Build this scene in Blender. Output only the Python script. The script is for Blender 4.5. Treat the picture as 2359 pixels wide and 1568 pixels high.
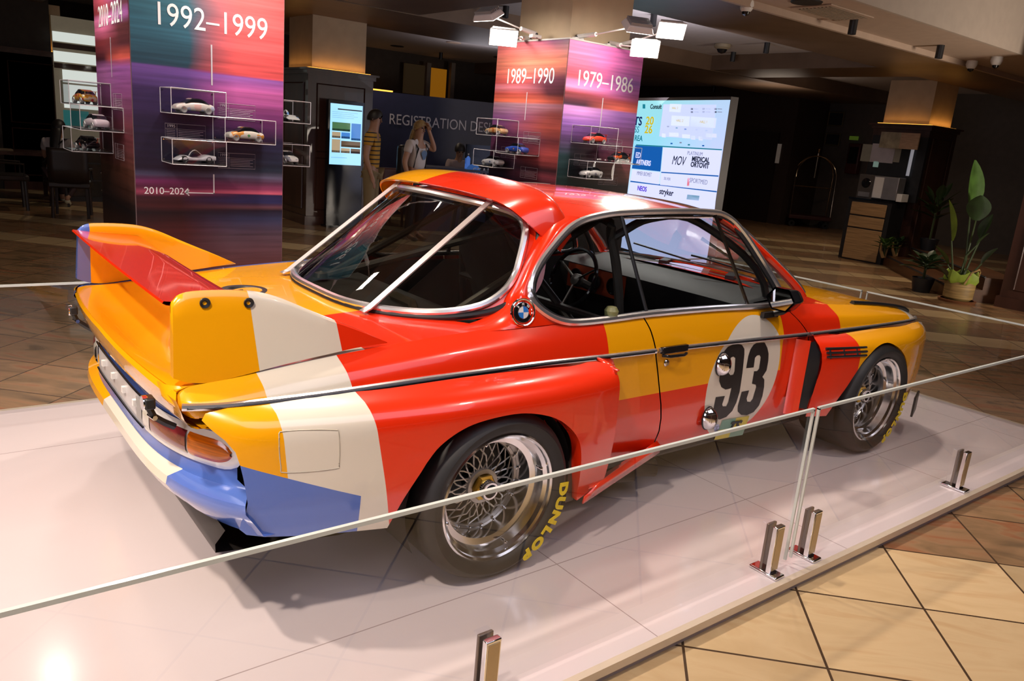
import bpy, bmesh, math, random
import numpy as np
from mathutils import Vector, Matrix
for _o in list(bpy.data.objects): bpy.data.objects.remove(_o)
random.seed(7)
SC = bpy.context.scene
COL = SC.collection
# ------------------------------------------------------------------ camera (car coordinates: x to the nose, y to the car's left, z=0 stage top)
CAM = np.array([-1.604, -2.976, 1.566]); FPX = 1807.0; CX, CY = 1179.5, 784.0
YAW, PIT, ROL = 0.6722716, -0.25332719, 0.086253
_cy, _sy, _cp, _sp, _cr, _sr = math.cos(YAW), math.sin(YAW), math.cos(PIT), math.sin(PIT), math.cos(ROL), math.sin(ROL)
_f = np.array([_sy*_cp, _cy*_cp, _sp]); _r = np.array([_cy, -_sy, 0.0]); _u = np.cross(_r, _f)
RX = _cr*_r + _sr*_u; UP = -_sr*_r + _cr*_u; FW = _f
cam_d = bpy.data.cameras.new('camera'); cam = bpy.data.objects.new('camera', cam_d); COL.objects.link(cam)
cam.matrix_world = Matrix(((RX[0], UP[0], -FW[0], CAM[0]), (RX[1], UP[1], -FW[1], CAM[1]), (RX[2], UP[2], -FW[2], CAM[2]), (0, 0, 0, 1)))
cam_d.sensor_width = 36.0; cam_d.lens = FPX/2359*36; cam_d.clip_start = 0.05; cam_d.clip_end = 100
SC.camera = cam
# ------------------------------------------------------------------ world, exposure
w = bpy.data.worlds.new('world'); SC.world = w; w.use_nodes = True
w.node_tree.nodes['Background'].inputs[0].default_value = (0.55, 0.5, 0.62, 1)
w.node_tree.nodes['Background'].inputs[1].default_value = 0.05
SC.view_settings.view_transform = 'Standard'; SC.view_settings.look = 'None'
SC.view_settings.gamma = 1.0; SC.view_settings.use_curve_mapping = False
SC.view_settings.exposure = 0.42
# ------------------------------------------------------------------ room lights and added fills
def area(name, loc, target, size, power, color, size_y=None, spread=180):
    d = bpy.data.lights.new(name, 'AREA'); d.energy = power; d.color = color; d.spread = math.radians(spread)
    if size_y: d.shape = 'RECTANGLE'; d.size = size; d.size_y = size_y
    else: d.shape = 'DISK'; d.size = size
    o = bpy.data.objects.new(name, d); COL.objects.link(o); o.location = loc
    o.rotation_euler = (Vector(target)-Vector(loc)).to_track_quat('-Z', 'Y').to_euler()
    return o
WARM = (1.0, 0.84, 0.70)
for _l, _t, _p in (((-3.4, 0.6, 4.3), (-1.1, 0.0, 0), 38), ((-2.6, -2.2, 4.3), (-0.9, -0.6, 0.2), 30), ((0.6, 0.6, 4.3), (0.8, 0.0, 0), 20), ((3.0, 0.4, 4.3), (2.8, 0.0, 0), 17), ((2.2, -2.6, 4.3), (2.0, -1.3, 0), 9)):
    area('ceiling_spot', _l, _t, 0.20, _p, WARM, spread=90)
area('atrium_fill', (0.5, -4.5, 5.2), (0.8, -0.5, 0.2), 6.0, 34, (0.86, 0.84, 1.0), 3.0, spread=110)  # added soft fill for the car's near side, no known skylight
area('lobby_fill', (-7.0, -2.5, 2.6), (0.0, 0.0, 0.6), 3.0, 44, (0.95, 0.90, 1.0), 2.2, spread=120)  # added soft fill from behind the tail, not a window
for _l, _p in (((2.2, 6.2, 3.3), 7), ((6.4, 5.6, 3.3), 9), ((9.2, 5.6, 3.3), 9), ((13.8, 6.0, 3.3), 16), ((15.2, 8.2, 3.3), 16), ((10.4, 2.1, 3.12), 14), ((7.6, 2.1, 3.12), 8), ((5.2, 10.2, 3.3), 10), ((-1.6, 6.0, 3.3), 7), ((1.6, 10.6, 3.3), 6), ((6.6, 11.4, 3.3), 8)):
    area('lobby_downlight', _l, (_l[0], _l[1], 0), 0.16, _p, (1.0, 0.80, 0.58), spread=140)
area('bulkhead_fill', (8.8, -2.6, 0.9), (9.4, 2.0, 3.3), 1.0, 62, (1.0, 0.86, 0.72), spread=120)  # added fill in open air, lifts bulkhead and soffit
area('ceiling_fill', (6.8, 4.6, 2.42), (7.4, 5.4, 4.0), 1.0, 20, (0.92, 0.88, 1.0), spread=160)  # added fill without a fixture, brightens the lobby ceiling
area('ceiling_fill', (8.2, 10.6, 2.45), (8.2, 10.4, 4.0), 1.6, 13, (0.92, 0.86, 0.95), spread=160)  # added ceiling fill over the registration area
area('ceiling_fill', (13.4, 7.6, 2.4), (13.4, 7.6, 4.0), 1.0, 7, (1.0, 0.82, 0.66), spread=160)  # added ceiling fill towards the far right wall
# ------------------------------------------------------------------ pixel helper: a photo pixel -> the point of a real plane in the room
def ray(u, v): return RX*((u-CX)/FPX) - UP*((v-CY)/FPX) + FW
def at(u, v, **k):
    (ax, val), = k.items(); i = 'xyz'.index(ax); d = ray(u, v)
    return CAM + d*((val-CAM[i])/d[i])
def atp(u, v, p, n):
    d = ray(u, v); n = np.array(n, float); return CAM + d*(((np.array(p)-CAM)@n)/(d@n))
def bear(u, v, dist):
    d = ray(u, v); return CAM + d*(dist/np.hypot(d[0], d[1]))
# ------------------------------------------------------------------ curves
def pchip(xs, ys, q):
    xs = np.array(xs, float); ys = np.array(ys, float); q = np.clip(np.array(q, float), xs[0], xs[-1])
    h = np.diff(xs); sh = h.reshape((-1,)+(1,)*(ys.ndim-1)); d = np.diff(ys, axis=0)/sh; m = np.zeros_like(ys)
    if len(xs) == 2: m[:] = d[0]
    else:
        for i in range(1, len(xs)-1):
            a, b = d[i-1], d[i]; w1, w2 = 2*h[i]+h[i-1], h[i]+2*h[i-1]
            with np.errstate(all='ignore'):
                mm = (w1+w2)/(w1/a+w2/b)
            m[i] = np.where(a*b > 0, mm, 0)
        m[0] = d[0]; m[-1] = d[-1]
    i = np.clip(np.searchsorted(xs, q)-1, 0, len(xs)-2); t = (q-xs[i])/h[i]
    if ys.ndim > 1: t = t[..., None]; hh = h[i][..., None]
    else: hh = h[i]
    return (2*t**3-3*t**2+1)*ys[i]+(t**3-2*t**2+t)*hh*m[i]+(-2*t**3+3*t**2)*ys[i+1]+(t**3-t**2)*hh*m[i+1]
def spline(P, n, closed=False):
    P = np.array(P, float)
    if closed: P = np.vstack([P[-1:], P, P[:2]])
    else: P = np.vstack([2*P[0]-P[1], P, 2*P[-1]-P[-2]])
    out = []
    for i in range(1, len(P)-2):
        for k in range(n):
            t = k/n; a, b, c, d = P[i-1], P[i], P[i+1], P[i+2]
            out.append(0.5*((2*b)+(-a+c)*t+(2*a-5*b+4*c-d)*t*t+(-a+3*b-3*c+d)*t**3))
    if not closed: out.append(P[-2])
    return np.array(out)
def lerp(a, b, t): return a+(b-a)*t
# ------------------------------------------------------------------ mesh builder
class MB:
    def __init__(s): s.v = []; s.f = []; s.m = []
    def add(s, V, F, m=0):
        o = len(s.v); s.v += [tuple(float(c) for c in p) for p in V]
        for f in F: s.f.append(tuple(o+i for i in f)); s.m.append(m)
        return s
    def grid(s, P, m=0, cu=False, cv=False):
        P = np.array(P, float); a, b = P.shape[:2]; F = []
        for i in range(a if cu else a-1):
            for j in range(b if cv else b-1):
                F.append((i*b+j, ((i+1) % a)*b+j, ((i+1) % a)*b+(j+1) % b, i*b+(j+1) % b))
        return s.add(P.reshape(-1, 3), F, m)
    def mirror_last(s, n0, f0):
        V = [(x, -y, z) for x, y, z in s.v[n0:]]; o = len(s.v); F = [tuple(i-n0 for i in reversed(f)) for f in s.f[f0:]]
        ms = s.m[f0:]; s.v += V
        for f, m in zip(F, ms): s.f.append(tuple(o+i for i in f)); s.m.append(m)
        return s
    def box(s, c, d, rot=None, m=0, taper=1.0):
        hx, hy, hz = d[0]/2, d[1]/2, d[2]/2; V = []
        for z, t in ((-hz, 1.0), (hz, taper)):
            for x, y in ((-hx, -hy), (hx, -hy), (hx, hy), (-hx, hy)): V.append(Vector((x*t, y*t, z)))
        R = rot if rot is not None else Matrix.Identity(3)
        V = [R @ v + Vector(c) for v in V]
        return s.add(V, [(3, 2, 1, 0), (4, 5, 6, 7), (0, 1, 5, 4), (1, 2, 6, 5), (2, 3, 7, 6), (3, 0, 4, 7)], m)
    def bb(s, lo, hi, m=0):
        return s.box([(a+b)/2 for a, b in zip(lo, hi)], [b-a for a, b in zip(lo, hi)], m=m)
    def tube(s, pts, r, n=8, closed=False, m=0, cap=True, flat=1.0, up=(0, 0, 1)):
        P = [Vector(p) for p in pts]; N = len(P); rings = []; upv = Vector(up)
        for i in range(N):
            if closed: t = P[(i+1) % N]-P[i-1]
            else: t = P[min(i+1, N-1)]-P[max(i-1, 0)]
            t.normalize(); a = t.cross(upv)
            if a.length < 1e-4: a = t.cross(Vector((1, 0, 0)))
            a.normalize(); b = a.cross(t); rr = r[i] if hasattr(r, '__len__') else r
            rings.append([P[i]+a*(rr*math.cos(2*math.pi*k/n))+b*(rr*flat*math.sin(2*math.pi*k/n)) for k in range(n)])
        s.grid([[tuple(v) for v in g] for g in rings], m, cu=closed, cv=True)
        if cap and not closed:
            o = len(s.v)-N*n
            s.f.append(tuple(o+k for k in reversed(range(n)))); s.m.append(m)
            s.f.append(tuple(o+(N-1)*n+k for k in range(n))); s.m.append(m)
        return s
    def lathe(s, prof, c=(0, 0, 0), ax='z', n=24, m=0, closed=False, rot=None):
        P = []
        for k in range(n):
            t = 2*math.pi*k/n; ring = []
            for r, h in prof:
                a, b = r*math.cos(t), r*math.sin(t)
                v = Vector((a, b, h)) if ax == 'z' else (Vector((a, h, b)) if ax == 'y' else Vector((h, a, b)))
                if rot is not None: v = rot @ v
                ring.append(tuple(v+Vector(c)))
            P.append(ring)
        if closed: return s.grid(P, m, cu=True, cv=True)
        return s.grid(P, m, cu=True)
    def prism(s, poly, frame, d, m=0):
        """poly: 2D outline; frame=(origin,u,v,n); d: depth along n"""
        o, u, v, nn = [np.array(q, float) for q in frame]; k = len(poly)
        V = [o+u*p[0]+v*p[1] for p in poly]+[o+u*p[0]+v*p[1]+nn*d for p in poly]
        F = [tuple(reversed(range(k))), tuple(range(k, 2*k))]+[(i, (i+1) % k, k+(i+1) % k, k+i) for i in range(k)]
        return s.add(V, F, m)
    def build(s, name, mats, parent=None, smooth=38, loc=None, rot=None, bevel=0, solid=0, subsurf=0):
        me = bpy.data.meshes.new(name); me.from_pydata(s.v, [], s.f); me.update()
        mats = mats if isinstance(mats, (list, tuple)) else [mats]
        for mm in mats: me.materials.append(mm)
        for p, mi in zip(me.polygons, s.m): p.material_index = mi
        bm = bmesh.new(); bm.from_mesh(me); bmesh.ops.remove_doubles(bm, verts=bm.verts, dist=1e-6)
        bmesh.ops.recalc_face_normals(bm, faces=bm.faces); bm.to_mesh(me); bm.free()
        if smooth:
            me.shade_smooth(); me.set_sharp_from_angle(angle=math.radians(smooth))
        ob = bpy.data.objects.new(name, me); COL.objects.link(ob)
        if parent: ob.parent = parent
        if loc is not None: ob.location = loc
        if rot is not None: ob.rotation_euler = rot
        if solid: md = ob.modifiers.new('solid', 'SOLIDIFY'); md.thickness = solid; md.offset = 0
        if bevel: md = ob.modifiers.new('bevel', 'BEVEL'); md.width = bevel; md.segments = 2; md.limit_method = 'ANGLE'
        if subsurf: md = ob.modifiers.new('sub', 'SUBSURF'); md.levels = subsurf; md.render_levels = subsurf
        return ob
def tag(o, label, cat, group=None, kind=None):
    if label: o['label'] = label
    if cat: o['category'] = cat
    if group: o['group'] = group
    if kind: o['kind'] = kind
    return o
def thing(name, label, cat, loc=(0, 0, 0), rz=0, group=None):
    o = bpy.data.objects.new(name, None); COL.objects.link(o); o.location = loc; o.rotation_euler = (0, 0, rz); o.empty_display_size = 0.1
    return tag(o, label, cat, group)
def struct(o): o['kind'] = 'structure'; return o
def dup(root, loc, rz=None, label=None, group=None):
    r = root.copy(); COL.objects.link(r); r.location = loc
    if rz is not None: r.rotation_euler = (0, 0, rz)
    if label: r['label'] = label
    if group: r['group'] = group
    for ch in list(root.children):
        c = ch.copy(); COL.objects.link(c); c.parent = r
        for g in ch.children:
            d = g.copy(); COL.objects.link(d); d.parent = c
    return r
def text_mb(body, size, origin, u, v, depth=0.002, align='CENTER', track=1.0, sx=1.0, shear=0.0, off=0.0):
    """lettering as mesh: text plane spanned by unit vectors u (reading direction) and v (up)"""
    c = bpy.data.curves.new('t', 'FONT'); c.body = body; c.size = size; c.align_x = align; c.align_y = 'CENTER'; c.extrude = depth/2
    c.space_character = track; c.shear = shear; c.offset = off; c.resolution_u = 4
    o = bpy.data.objects.new('t', c); COL.objects.link(o)
    dg = bpy.context.evaluated_depsgraph_get(); me = bpy.data.meshes.new_from_object(o.evaluated_get(dg))
    u = np.array(u, float); v = np.array(v, float); n = np.cross(u, v); mb = MB()
    V = [np.array(origin)+u*(p.co.x*sx)+v*p.co.y+n*p.co.z for p in me.vertices]
    mb.add(V, [tuple(p.vertices) for p in me.polygons])
    bpy.data.objects.remove(o); bpy.data.curves.remove(c); bpy.data.meshes.remove(me)
    return mb
# ------------------------------------------------------------------ materials
MATS = {}
def srgb(r, g, b):
    f = lambda c: (c/255/12.92) if c/255 <= 0.04045 else ((c/255+0.055)/1.055)**2.4
    return (f(r), f(g), f(b))
def pmat(name, col, rough=0.5, metal=0.0, coat=0.0, emit=None, estr=0.0, var=0.08, scale=8.0, spec=0.5, bump=0.0, stretch=None):
    m = bpy.data.materials.new(name); m.use_nodes = True; nt = m.node_tree; b = nt.nodes['Principled BSDF']
    b.inputs['Roughness'].default_value = rough; b.inputs['Metallic'].default_value = metal
    b.inputs['Coat Weight'].default_value = coat; b.inputs['Coat Roughness'].default_value = 0.03
    b.inputs['Specular IOR Level'].default_value = spec
    if emit: b.inputs['Emission Color'].default_value = (*emit, 1); b.inputs['Emission Strength'].default_value = estr
    tc = nt.nodes.new('ShaderNodeTexCoord'); nz = nt.nodes.new('ShaderNodeTexNoise'); nz.inputs['Scale'].default_value = scale; nz.inputs['Detail'].default_value = 4
    src = tc.outputs['Object']
    if stretch:
        mp = nt.nodes.new('ShaderNodeMapping'); mp.inputs['Scale'].default_value = stretch; nt.links.new(src, mp.inputs[0]); src = mp.outputs[0]
    nt.links.new(src, nz.inputs['Vector'])
    rp = nt.nodes.new('ShaderNodeValToRGB'); e = rp.color_ramp.elements
    e[0].position = 0.3; e[1].position = 0.7
    e[0].color = (*[max(0, c*(1-var)) for c in col], 1); e[1].color = (*[min(1, c*(1+var)) for c in col], 1)
    nt.links.new(nz.outputs['Fac'], rp.inputs[0]); nt.links.new(rp.outputs[0], b.inputs['Base Color'])
    if bump:
        bp = nt.nodes.new('ShaderNodeBump'); bp.inputs['Strength'].default_value = bump; bp.inputs['Distance'].default_value = 0.01
        nt.links.new(nz.outputs['Fac'], bp.inputs['Height']); nt.links.new(bp.outputs[0], b.inputs['Normal'])
    MATS[name] = m; return m
def glassmat(name, tint=(0.9, 0.95, 0.95), f0=0.05):
    """thin pane: tinted transparency plus mirror reflection rising towards grazing angles"""
    m = bpy.data.materials.new(name); m.use_nodes = True; nt = m.node_tree; nt.nodes.clear(); L = nt.links.new; N = nt.nodes.new
    out = N('ShaderNodeOutputMaterial'); mx = N('ShaderNodeMixShader'); ge = N('ShaderNodeNewGeometry'); dp = N('ShaderNodeVectorMath'); dp.operation = 'DOT_PRODUCT'
    L(ge.outputs['Incoming'], dp.inputs[0]); L(ge.outputs['Normal'], dp.inputs[1])
    def M(op, x, y):
        q = N('ShaderNodeMath'); q.operation = op; q.use_clamp = True
        for i, v in enumerate((x, y)):
            if isinstance(v, (int, float)): q.inputs[i].default_value = v
            elif v is not None: L(v, q.inputs[i])
        return q.outputs[0]
    ab = N('ShaderNodeMath'); ab.operation = 'ABSOLUTE'; L(dp.outputs['Value'], ab.inputs[0])
    F = M('ADD', M('MULTIPLY', M('POWER', M('SUBTRACT', 1.0, ab.outputs[0]), 5.0), 1-f0), f0)
    tr = N('ShaderNodeBsdfTransparent'); gl = N('ShaderNodeBsdfGlossy'); gl.inputs['Roughness'].default_value = 0.01
    nz = N('ShaderNodeTexNoise'); nz.inputs['Scale'].default_value = 3.0
    rp = N('ShaderNodeValToRGB'); rp.color_ramp.elements[0].color = (*[c*0.97 for c in tint], 1); rp.color_ramp.elements[1].color = (*tint, 1)
    L(nz.outputs['Fac'], rp.inputs[0]); L(rp.outputs[0], tr.inputs[0]); L(F, mx.inputs[0]); L(tr.outputs[0], mx.inputs[1]); L(gl.outputs[0], mx.inputs[2]); L(mx.outputs[0], out.inputs[0])
    MATS[name] = m; return m
class NM:
    """node maths on a material"""
    def __init__(s, m): s.nt = m.node_tree
    def n(s, t, **k):
        q = s.nt.nodes.new(t)
        for a, b in k.items(): setattr(q, a, b)
        return q
    def lk(s, a, b): s.nt.links.new(a, b)
    def math(s, op, a, b=None, c=None):
        q = s.n('ShaderNodeMath', operation=op)
        for i, x in enumerate((a, b, c)):
            if x is None: continue
            if isinstance(x, (int, float)): q.inputs[i].default_value = x
            else: s.lk(x, q.inputs[i])
        return q.outputs[0]
    def dot(s, p, vec):
        q = s.n('ShaderNodeVectorMath', operation='DOT_PRODUCT'); s.lk(p, q.inputs[0]); q.inputs[1].default_value = vec; return q.outputs['Value']
    def mix(s, fac, a, b):
        q = s.n('ShaderNodeMix', data_type='RGBA')
        if isinstance(fac, (int, float)): q.inputs[0].default_value = fac
        else: s.lk(fac, q.inputs[0])
        for x, i in ((a, 6), (b, 7)):
            if isinstance(x, tuple): q.inputs[i].default_value = (*x[:3], 1)
            else: s.lk(x, q.inputs[i])
        return q.outputs[2]
    def ramp(s, fac, stops, interp='LINEAR'):
        q = s.n('ShaderNodeValToRGB'); cr = q.color_ramp; cr.interpolation = interp
        while len(cr.elements) > 1: cr.elements.remove(cr.elements[-1])
        cr.elements[0].position = stops[0][0]; cr.elements[0].color = (*stops[0][1], 1)
        for p, c in stops[1:]:
            e = cr.elements.new(p); e.color = (*c, 1)
        s.lk(fac, q.inputs[0]); return q.outputs[0]
CHROME = pmat('chrome', (0.86, 0.86, 0.88), 0.08, 1.0, var=0.03)
TRIM = pmat('bright_trim', (0.80, 0.80, 0.82), 0.24, 0.92, var=0.04)
ALU = pmat('polished_aluminium', (0.82, 0.81, 0.8), 0.13, 1.0, var=0.04)
SPOKE = pmat('cast_spokes', (0.46, 0.44, 0.41), 0.34, 0.85, var=0.06)
STRAP = pmat('brushed_strap', (.62, .55, .53), .38, .75, var=.05)
GOLD = pmat('gold_anodised', (0.62, 0.38, 0.06), 0.28, 0.9, var=0.1)
BLACK = pmat('black_plastic', (0.012, 0.012, 0.014), 0.42, var=0.2)
GBLACK = pmat('black_gloss', (0.008, 0.008, 0.01), 0.12, var=0.2)
RUBBER = pmat('rubber', (0.012, 0.011, 0.011), 0.55, var=0.25, scale=20)
DARKIN = pmat('cabin_black', (0.012, 0.011, 0.012), 0.75, var=0.2)
CAGE = pmat('roll_bar_paint', (0.03, 0.026, 0.024), 0.4, var=0.1)
WHITEP = pmat('white_plastic', (0.75, 0.73, 0.7), 0.35, var=0.03)
WHITET = pmat('white_print', (0.9, 0.9, 0.9), 0.5, var=0.01)
YELT = pmat('yellow_print', (0.75, 0.55, 0.0), 0.5, var=0.1, scale=60)
BLKT = pmat('black_print', (0.012, 0.012, 0.014), 0.3, var=0.05)
GLASS = glassmat('barrier_glass', (0.95, 0.955, 0.95), .075)
CARGLASS = glassmat('car_glass', (0.50, 0.50, 0.45), .07)
SIDEGLASS = glassmat('side_glass', (0.74, 0.78, 0.8), .05)
ACRYL = glassmat('acrylic', (0.97, 0.97, 0.98), .04)
AEDGE = pmat('acrylic_edge', (0.72, 0.7, 0.72), 0.2, var=0.05, spec=0.8)
GEDGE = pmat('glass_edge', (0.62, 0.66, 0.62), 0.15, var=0.05, spec=0.8, emit=(0.6, 0.58, 0.5), estr=0.0)
# ================================================================== THE CAR
car = thing('race_car', 'red, yellow, white and blue racing coupe numbered 93 on the white stage', 'car')
C_RED, C_YEL, C_WHT, C_BLU = (0.80, 0.028, 0.004), (0.90, 0.385, 0.003), (0.74, 0.67, 0.56), (0.085, 0.165, 0.52)
def paint(name, base, zones, roundel=False):
    """plain straight-edged colour blocks; zones = [(colour, [((a,b,c),d), ...])]: colour where a*x+b*y+c*z < d for all"""
    m = pmat(name, base, 0.22, 0.0, 1.0, var=0.015, scale=3); q = NM(m); nt = m.node_tree; b = nt.nodes['Principled BSDF']
    tc = q.n('ShaderNodeTexCoord'); tc.object = car; p = tc.outputs['Object']
    src = b.inputs['Base Color'].links[0].from_socket
    for col, conds in zones:
        f = None
        for v, d in conds:
            g = q.math('LESS_THAN', q.dot(p, v), d); f = g if f is None else q.math('MULTIPLY', f, g)
        src = q.mix(f, src, col)
    if roundel:
        ex = q.math('POWER', q.math('DIVIDE', q.math('SUBTRACT', q.dot(p, (1, 0, -0.10)), 1.49), 0.272), 2.0)
        ez = q.math('POWER', q.math('DIVIDE', q.math('SUBTRACT', q.dot(p, (0, 0, 1)), 0.535), 0.305), 2.0)
        f = q.math('LESS_THAN', q.math('ADD', ex, ez), 1.0)
        src = q.mix(f, src, C_WHT)
    q.lk(src, b.inputs['Base Color'])
    return m
R_ = lambda d: ((0, 1, 0), -d)          # y < -d : the car's right half
SIDE = [
    (C_YEL, [((1, 0, 0.10), -0.72)]),
    (C_WHT, [((-1, 0, -0.10), 0.72), ((1, 0, 0.19), -0.38), R_(0.30)]),
    (C_YEL, [((-1, 0, 0), -0.60), ((1, 0, 0.12), 1.90), ((0, 0, -1), -0.545), ((0, 0, 1), 0.96), R_(0.5)]),
    (C_YEL, [((-1, 0, 0), -2.34)]),
    (C_WHT, [((-1, 0, 0), -3.2)]),
    (C_BLU, [((0.42, 0, 1), 0.22), ((1, 0, 0), -0.55), R_(0.0)]),
    (C_BLU, [((0, -1, 0), -0.3), ((1, 0, 0), -0.2), ((0, 0, 1), 0.80)]),
]
P_SIDE = paint('livery_paint', C_RED, SIDE)
P_DOOR = paint('door_paint', C_RED, SIDE, True)
P_DECK = paint('deck_paint', C_YEL, [(C_WHT, [R_(0.34), ((-1, 0, 0), 0.80)]), (C_RED, [R_(0.34), ((-1, 0, 0), 0.44)]), (C_BLU, [((0, -1, 0), -0.72)])])
P_ROOF = paint('roof_paint', C_RED, [])
P_VISOR = paint('visor_paint', C_RED, [(C_YEL, [((0, -1, 0), -0.12)])])
P_FIN = paint('fin_paint', C_YEL, [(C_WHT, [((-1, 0, -0.10), 0.71), R_(0.2)]), (C_RED, [((-1, 0, -0.19), 0.36), R_(0.2)]), (C_BLU, [((0, -1, 0), -0.2), ((1, 0, 0), -0.985)])])
P_TAIL = paint('tail_paint', C_YEL, [(C_BLU, [((0, 0, 1), 0.684)]), (C_WHT, [((0, 0, 1), 0.49), ((0, -1, 0), 0.62)]), (C_YEL, [((0, 0, 1), 0.49), ((0, -1, 0), -0.16)])])
# ---------------------------------------------------------------- body side sections: rows crown, mid, crease, under, door, low, sill
T = lambda *kv: (np.array([k for k, v in kv], float), np.array([v for k, v in kv], float))
CRY = T((-1.06, .762), (-.9, .755), (-.6, .748), (-.3, .747), (0, .75), (.25, .764), (.45, .775), (.9, .777), (1.3, .777), (1.75, .772), (1.95, .76), (2.2, .738), (2.56, .722), (3.1, .705), (3.3, .69), (3.38, .66))
CRZ = T((-1.06, .797), (-.9, .81), (-.6, .84), (-.3, .864), (0, .881), (.25, .89), (.45, .888), (.9, .886), (1.3, .884), (1.75, .874), (1.95, .862), (2.2, .842), (2.56, .812), (3.1, .762), (3.3, .728), (3.38, .69))
STY = T((-1.06, .79), (-1.0, .808), (-.9, .824), (-.6, .835), (.5, .838), (2.0, .838), (2.6, .83), (3.0, .812), (3.25, .785), (3.36, .745), (3.38, .73))
STZ = T((-1.06, .76), (-.92, .754), (-.68, .752), (-.2, .756), (.15, .756), (.67, .746), (1.13, .739), (1.99, .717), (2.63, .704), (3.25, .69), (3.38, .686))
SLY = T((-1.06, .74), (0, .78), (.6, .80), (2.0, .80), (2.6, .78), (3.38, .66))
def pc(t, x): return pchip(t[0], t[1], x)
def side_pt(x, r):
    """x array, r in 0..6 (row) -> points of the right-hand side (y negative)"""
    x = np.array(x, float); cy, cz, sy, sz, ly = pc(CRY, x), pc(CRZ, x), pc(STY, x), pc(STZ, x), pc(SLY, x)
    cab = np.clip((x-0.1)/0.5, 0, 1)*np.clip((2.3-x)/0.4, 0, 1)
    zb = 0.235+np.clip((-.35-x)/.6, 0, 1)*0.42; low = np.clip((-.5-x)/.5, 0, 1)
    Y = np.stack([cy, sy-.022, sy, sy-.003, sy-.004-.01*cab*0-.03*low, ly+.015, ly-.012])
    Z = np.stack([cz, lerp(sz, cz, .52), sz, sz-.035, lerp(sz, zb, .5), lerp(sz, zb, .86), zb])
    rr = np.arange(7); out = np.zeros((len(x), 3)); r = np.broadcast_to(np.array(r, float), x.shape)
    for i in range(len(x)):
        out[i] = (x[i], -pchip(rr, Y[:, i], r[i:i+1])[0], pchip(rr, Z[:, i], r[i:i+1])[0])
    return out
ROWS = np.array([0, .25, .5, .75, .9, 1, 1.25, 1.5, 1.75, 2, 2.25, 2.5, 2.75, 3, 3.33, 3.66, 4, 4.33, 4.66, 5, 5.33, 5.66, 6])
ROWZ = np.array([.887, .81, .742, .707, .49, .30, .235])
def gapx(tab, r): return pchip([-z for z in tab[0][::-1]], tab[1][::-1], [-pchip(np.arange(7), ROWZ, [r])[0]])[0]
GR = ((.28, .34, .655, .742, .833, .9), (.975, .989, .909, .878, .854, .828)); GF = ((.23, .3, .57, .72, .85, .9), (2.10, 2.103, 2.08, 2.04, 1.90, 1.85))
def side_panel(xa, xb, n):
    rows = []
    for r in ROWS:
        a = xa(r) if callable(xa) else xa; b = xb(r) if callable(xb) else xb
        rows.append(side_pt(np.linspace(a, b, n), r))
    return np.array(rows)
gr = lambda r: gapx((np.array(GR[0]), np.array(GR[1])), r); gf = lambda r: gapx((np.array(GF[0]), np.array(GF[1])), r)
def both(P, mb, **k):
    n0, f0 = len(mb.v), len(mb.f); mb.grid(P, **k); mb.mirror_last(n0, f0); return mb
def hole(mb, c, r):
    mb2 = MB(); mb2.v = mb.v
    for f, m in zip(mb.f, mb.m):
        p = np.mean([mb.v[i] for i in f], axis=0)
        if any(math.hypot(p[0]-cx, p[2]-cz) < rr for (cx, cz), rr in zip(c, r)): continue
        mb2.f.append(f); mb2.m.append(m)
    return mb2
shell = MB()
both(side_panel(lambda r: -.985 if r <= 3 else -.90, lambda r: gr(r)-.004, 46), shell)
both(side_panel(lambda r: gf(r)+.004, 3.38, 34), shell)
shell = hole(shell, ((0, .32), (2.625, .32)), (.36, .345))
# roof as a height field between the drip rails
DRZ = T((.36, 1.235), (.55, 1.262), (.7, 1.288), (.9, 1.300), (1.1, 1.303), (1.3, 1.297), (1.45, 1.283), (1.6, 1.262))
RCZ = T((.28, 1.292), (.36, 1.308), (.5, 1.328), (.7, 1.342), (.95, 1.348), (1.2, 1.343), (1.4, 1.326), (1.6, 1.294))
def roof_pt(x, y):
    zc, ze = pc(RCZ, np.array([x]))[0], pc(DRZ, np.array([x]))[0]; return zc-(zc-ze)*(abs(y)/.618)**2.4
RG = []
for v in np.linspace(0, 1, 17):
    y = -.618*v; xr = .30+.24*v**3.2; xf = 1.565-.085*v**2.2
    RG.append([(x, y, roof_pt(x, y)) for x in np.linspace(xr, xf, 26)])
both(RG, shell)
# rear-window surface and the C pillars
def rwx(y, z): return -.285+(z-.885)*1.33+1.48*np.abs(y)**3.3
def SW(z): return -.778+(z-.888)*.4            # y of the right side-window plane
def swat(u, v): return atp(u, v, (0, -.778, .888), (0, -1, .4))
PA = [(-.22, -.70, .868), (.06, -.655, .888), (.165, -.655, .935), (.20, -.652, .98), (.245, -.642, 1.03), (.30, -.617, 1.10), (.36, -.587, 1.17), (.405, -.552, 1.225), (.42, -.52, 1.262)]
PB = [(.44, -.776, .888), (.37, -.77, .90), (.285, -.757, .94), (.245, -.735, .995), (.265, -.713, 1.05), (.335, -.687, 1.12), (.425, -.66, 1.19), (.50, -.637, 1.24), (.60, -.618, 1.272)]
PM = []
for a, b in zip(PA, PB):
    a, b = np.array(a), np.array(b); m = (a+b)/2; k = 0.03+.02*np.clip((1.1-m[2])/.2, 0, 1); PM.append(m+np.array((-.02, -k, .012)))
PM[0] = np.array((.10, -.765, .879)); PM[1] = np.array((.16, -.757, .905))
g = []
for a, m, b in zip(PA, PM, PB):
    g.append([(1-t)**2*np.array(a)+2*t*(1-t)*(2*m-(np.array(a)+np.array(b))/2)+t*t*np.array(b) for t in np.linspace(0, 1, 9)])
g = np.array(g); gg = np.array([spline(g[:, j], 5) for j in range(9)])
both(gg, shell)
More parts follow.
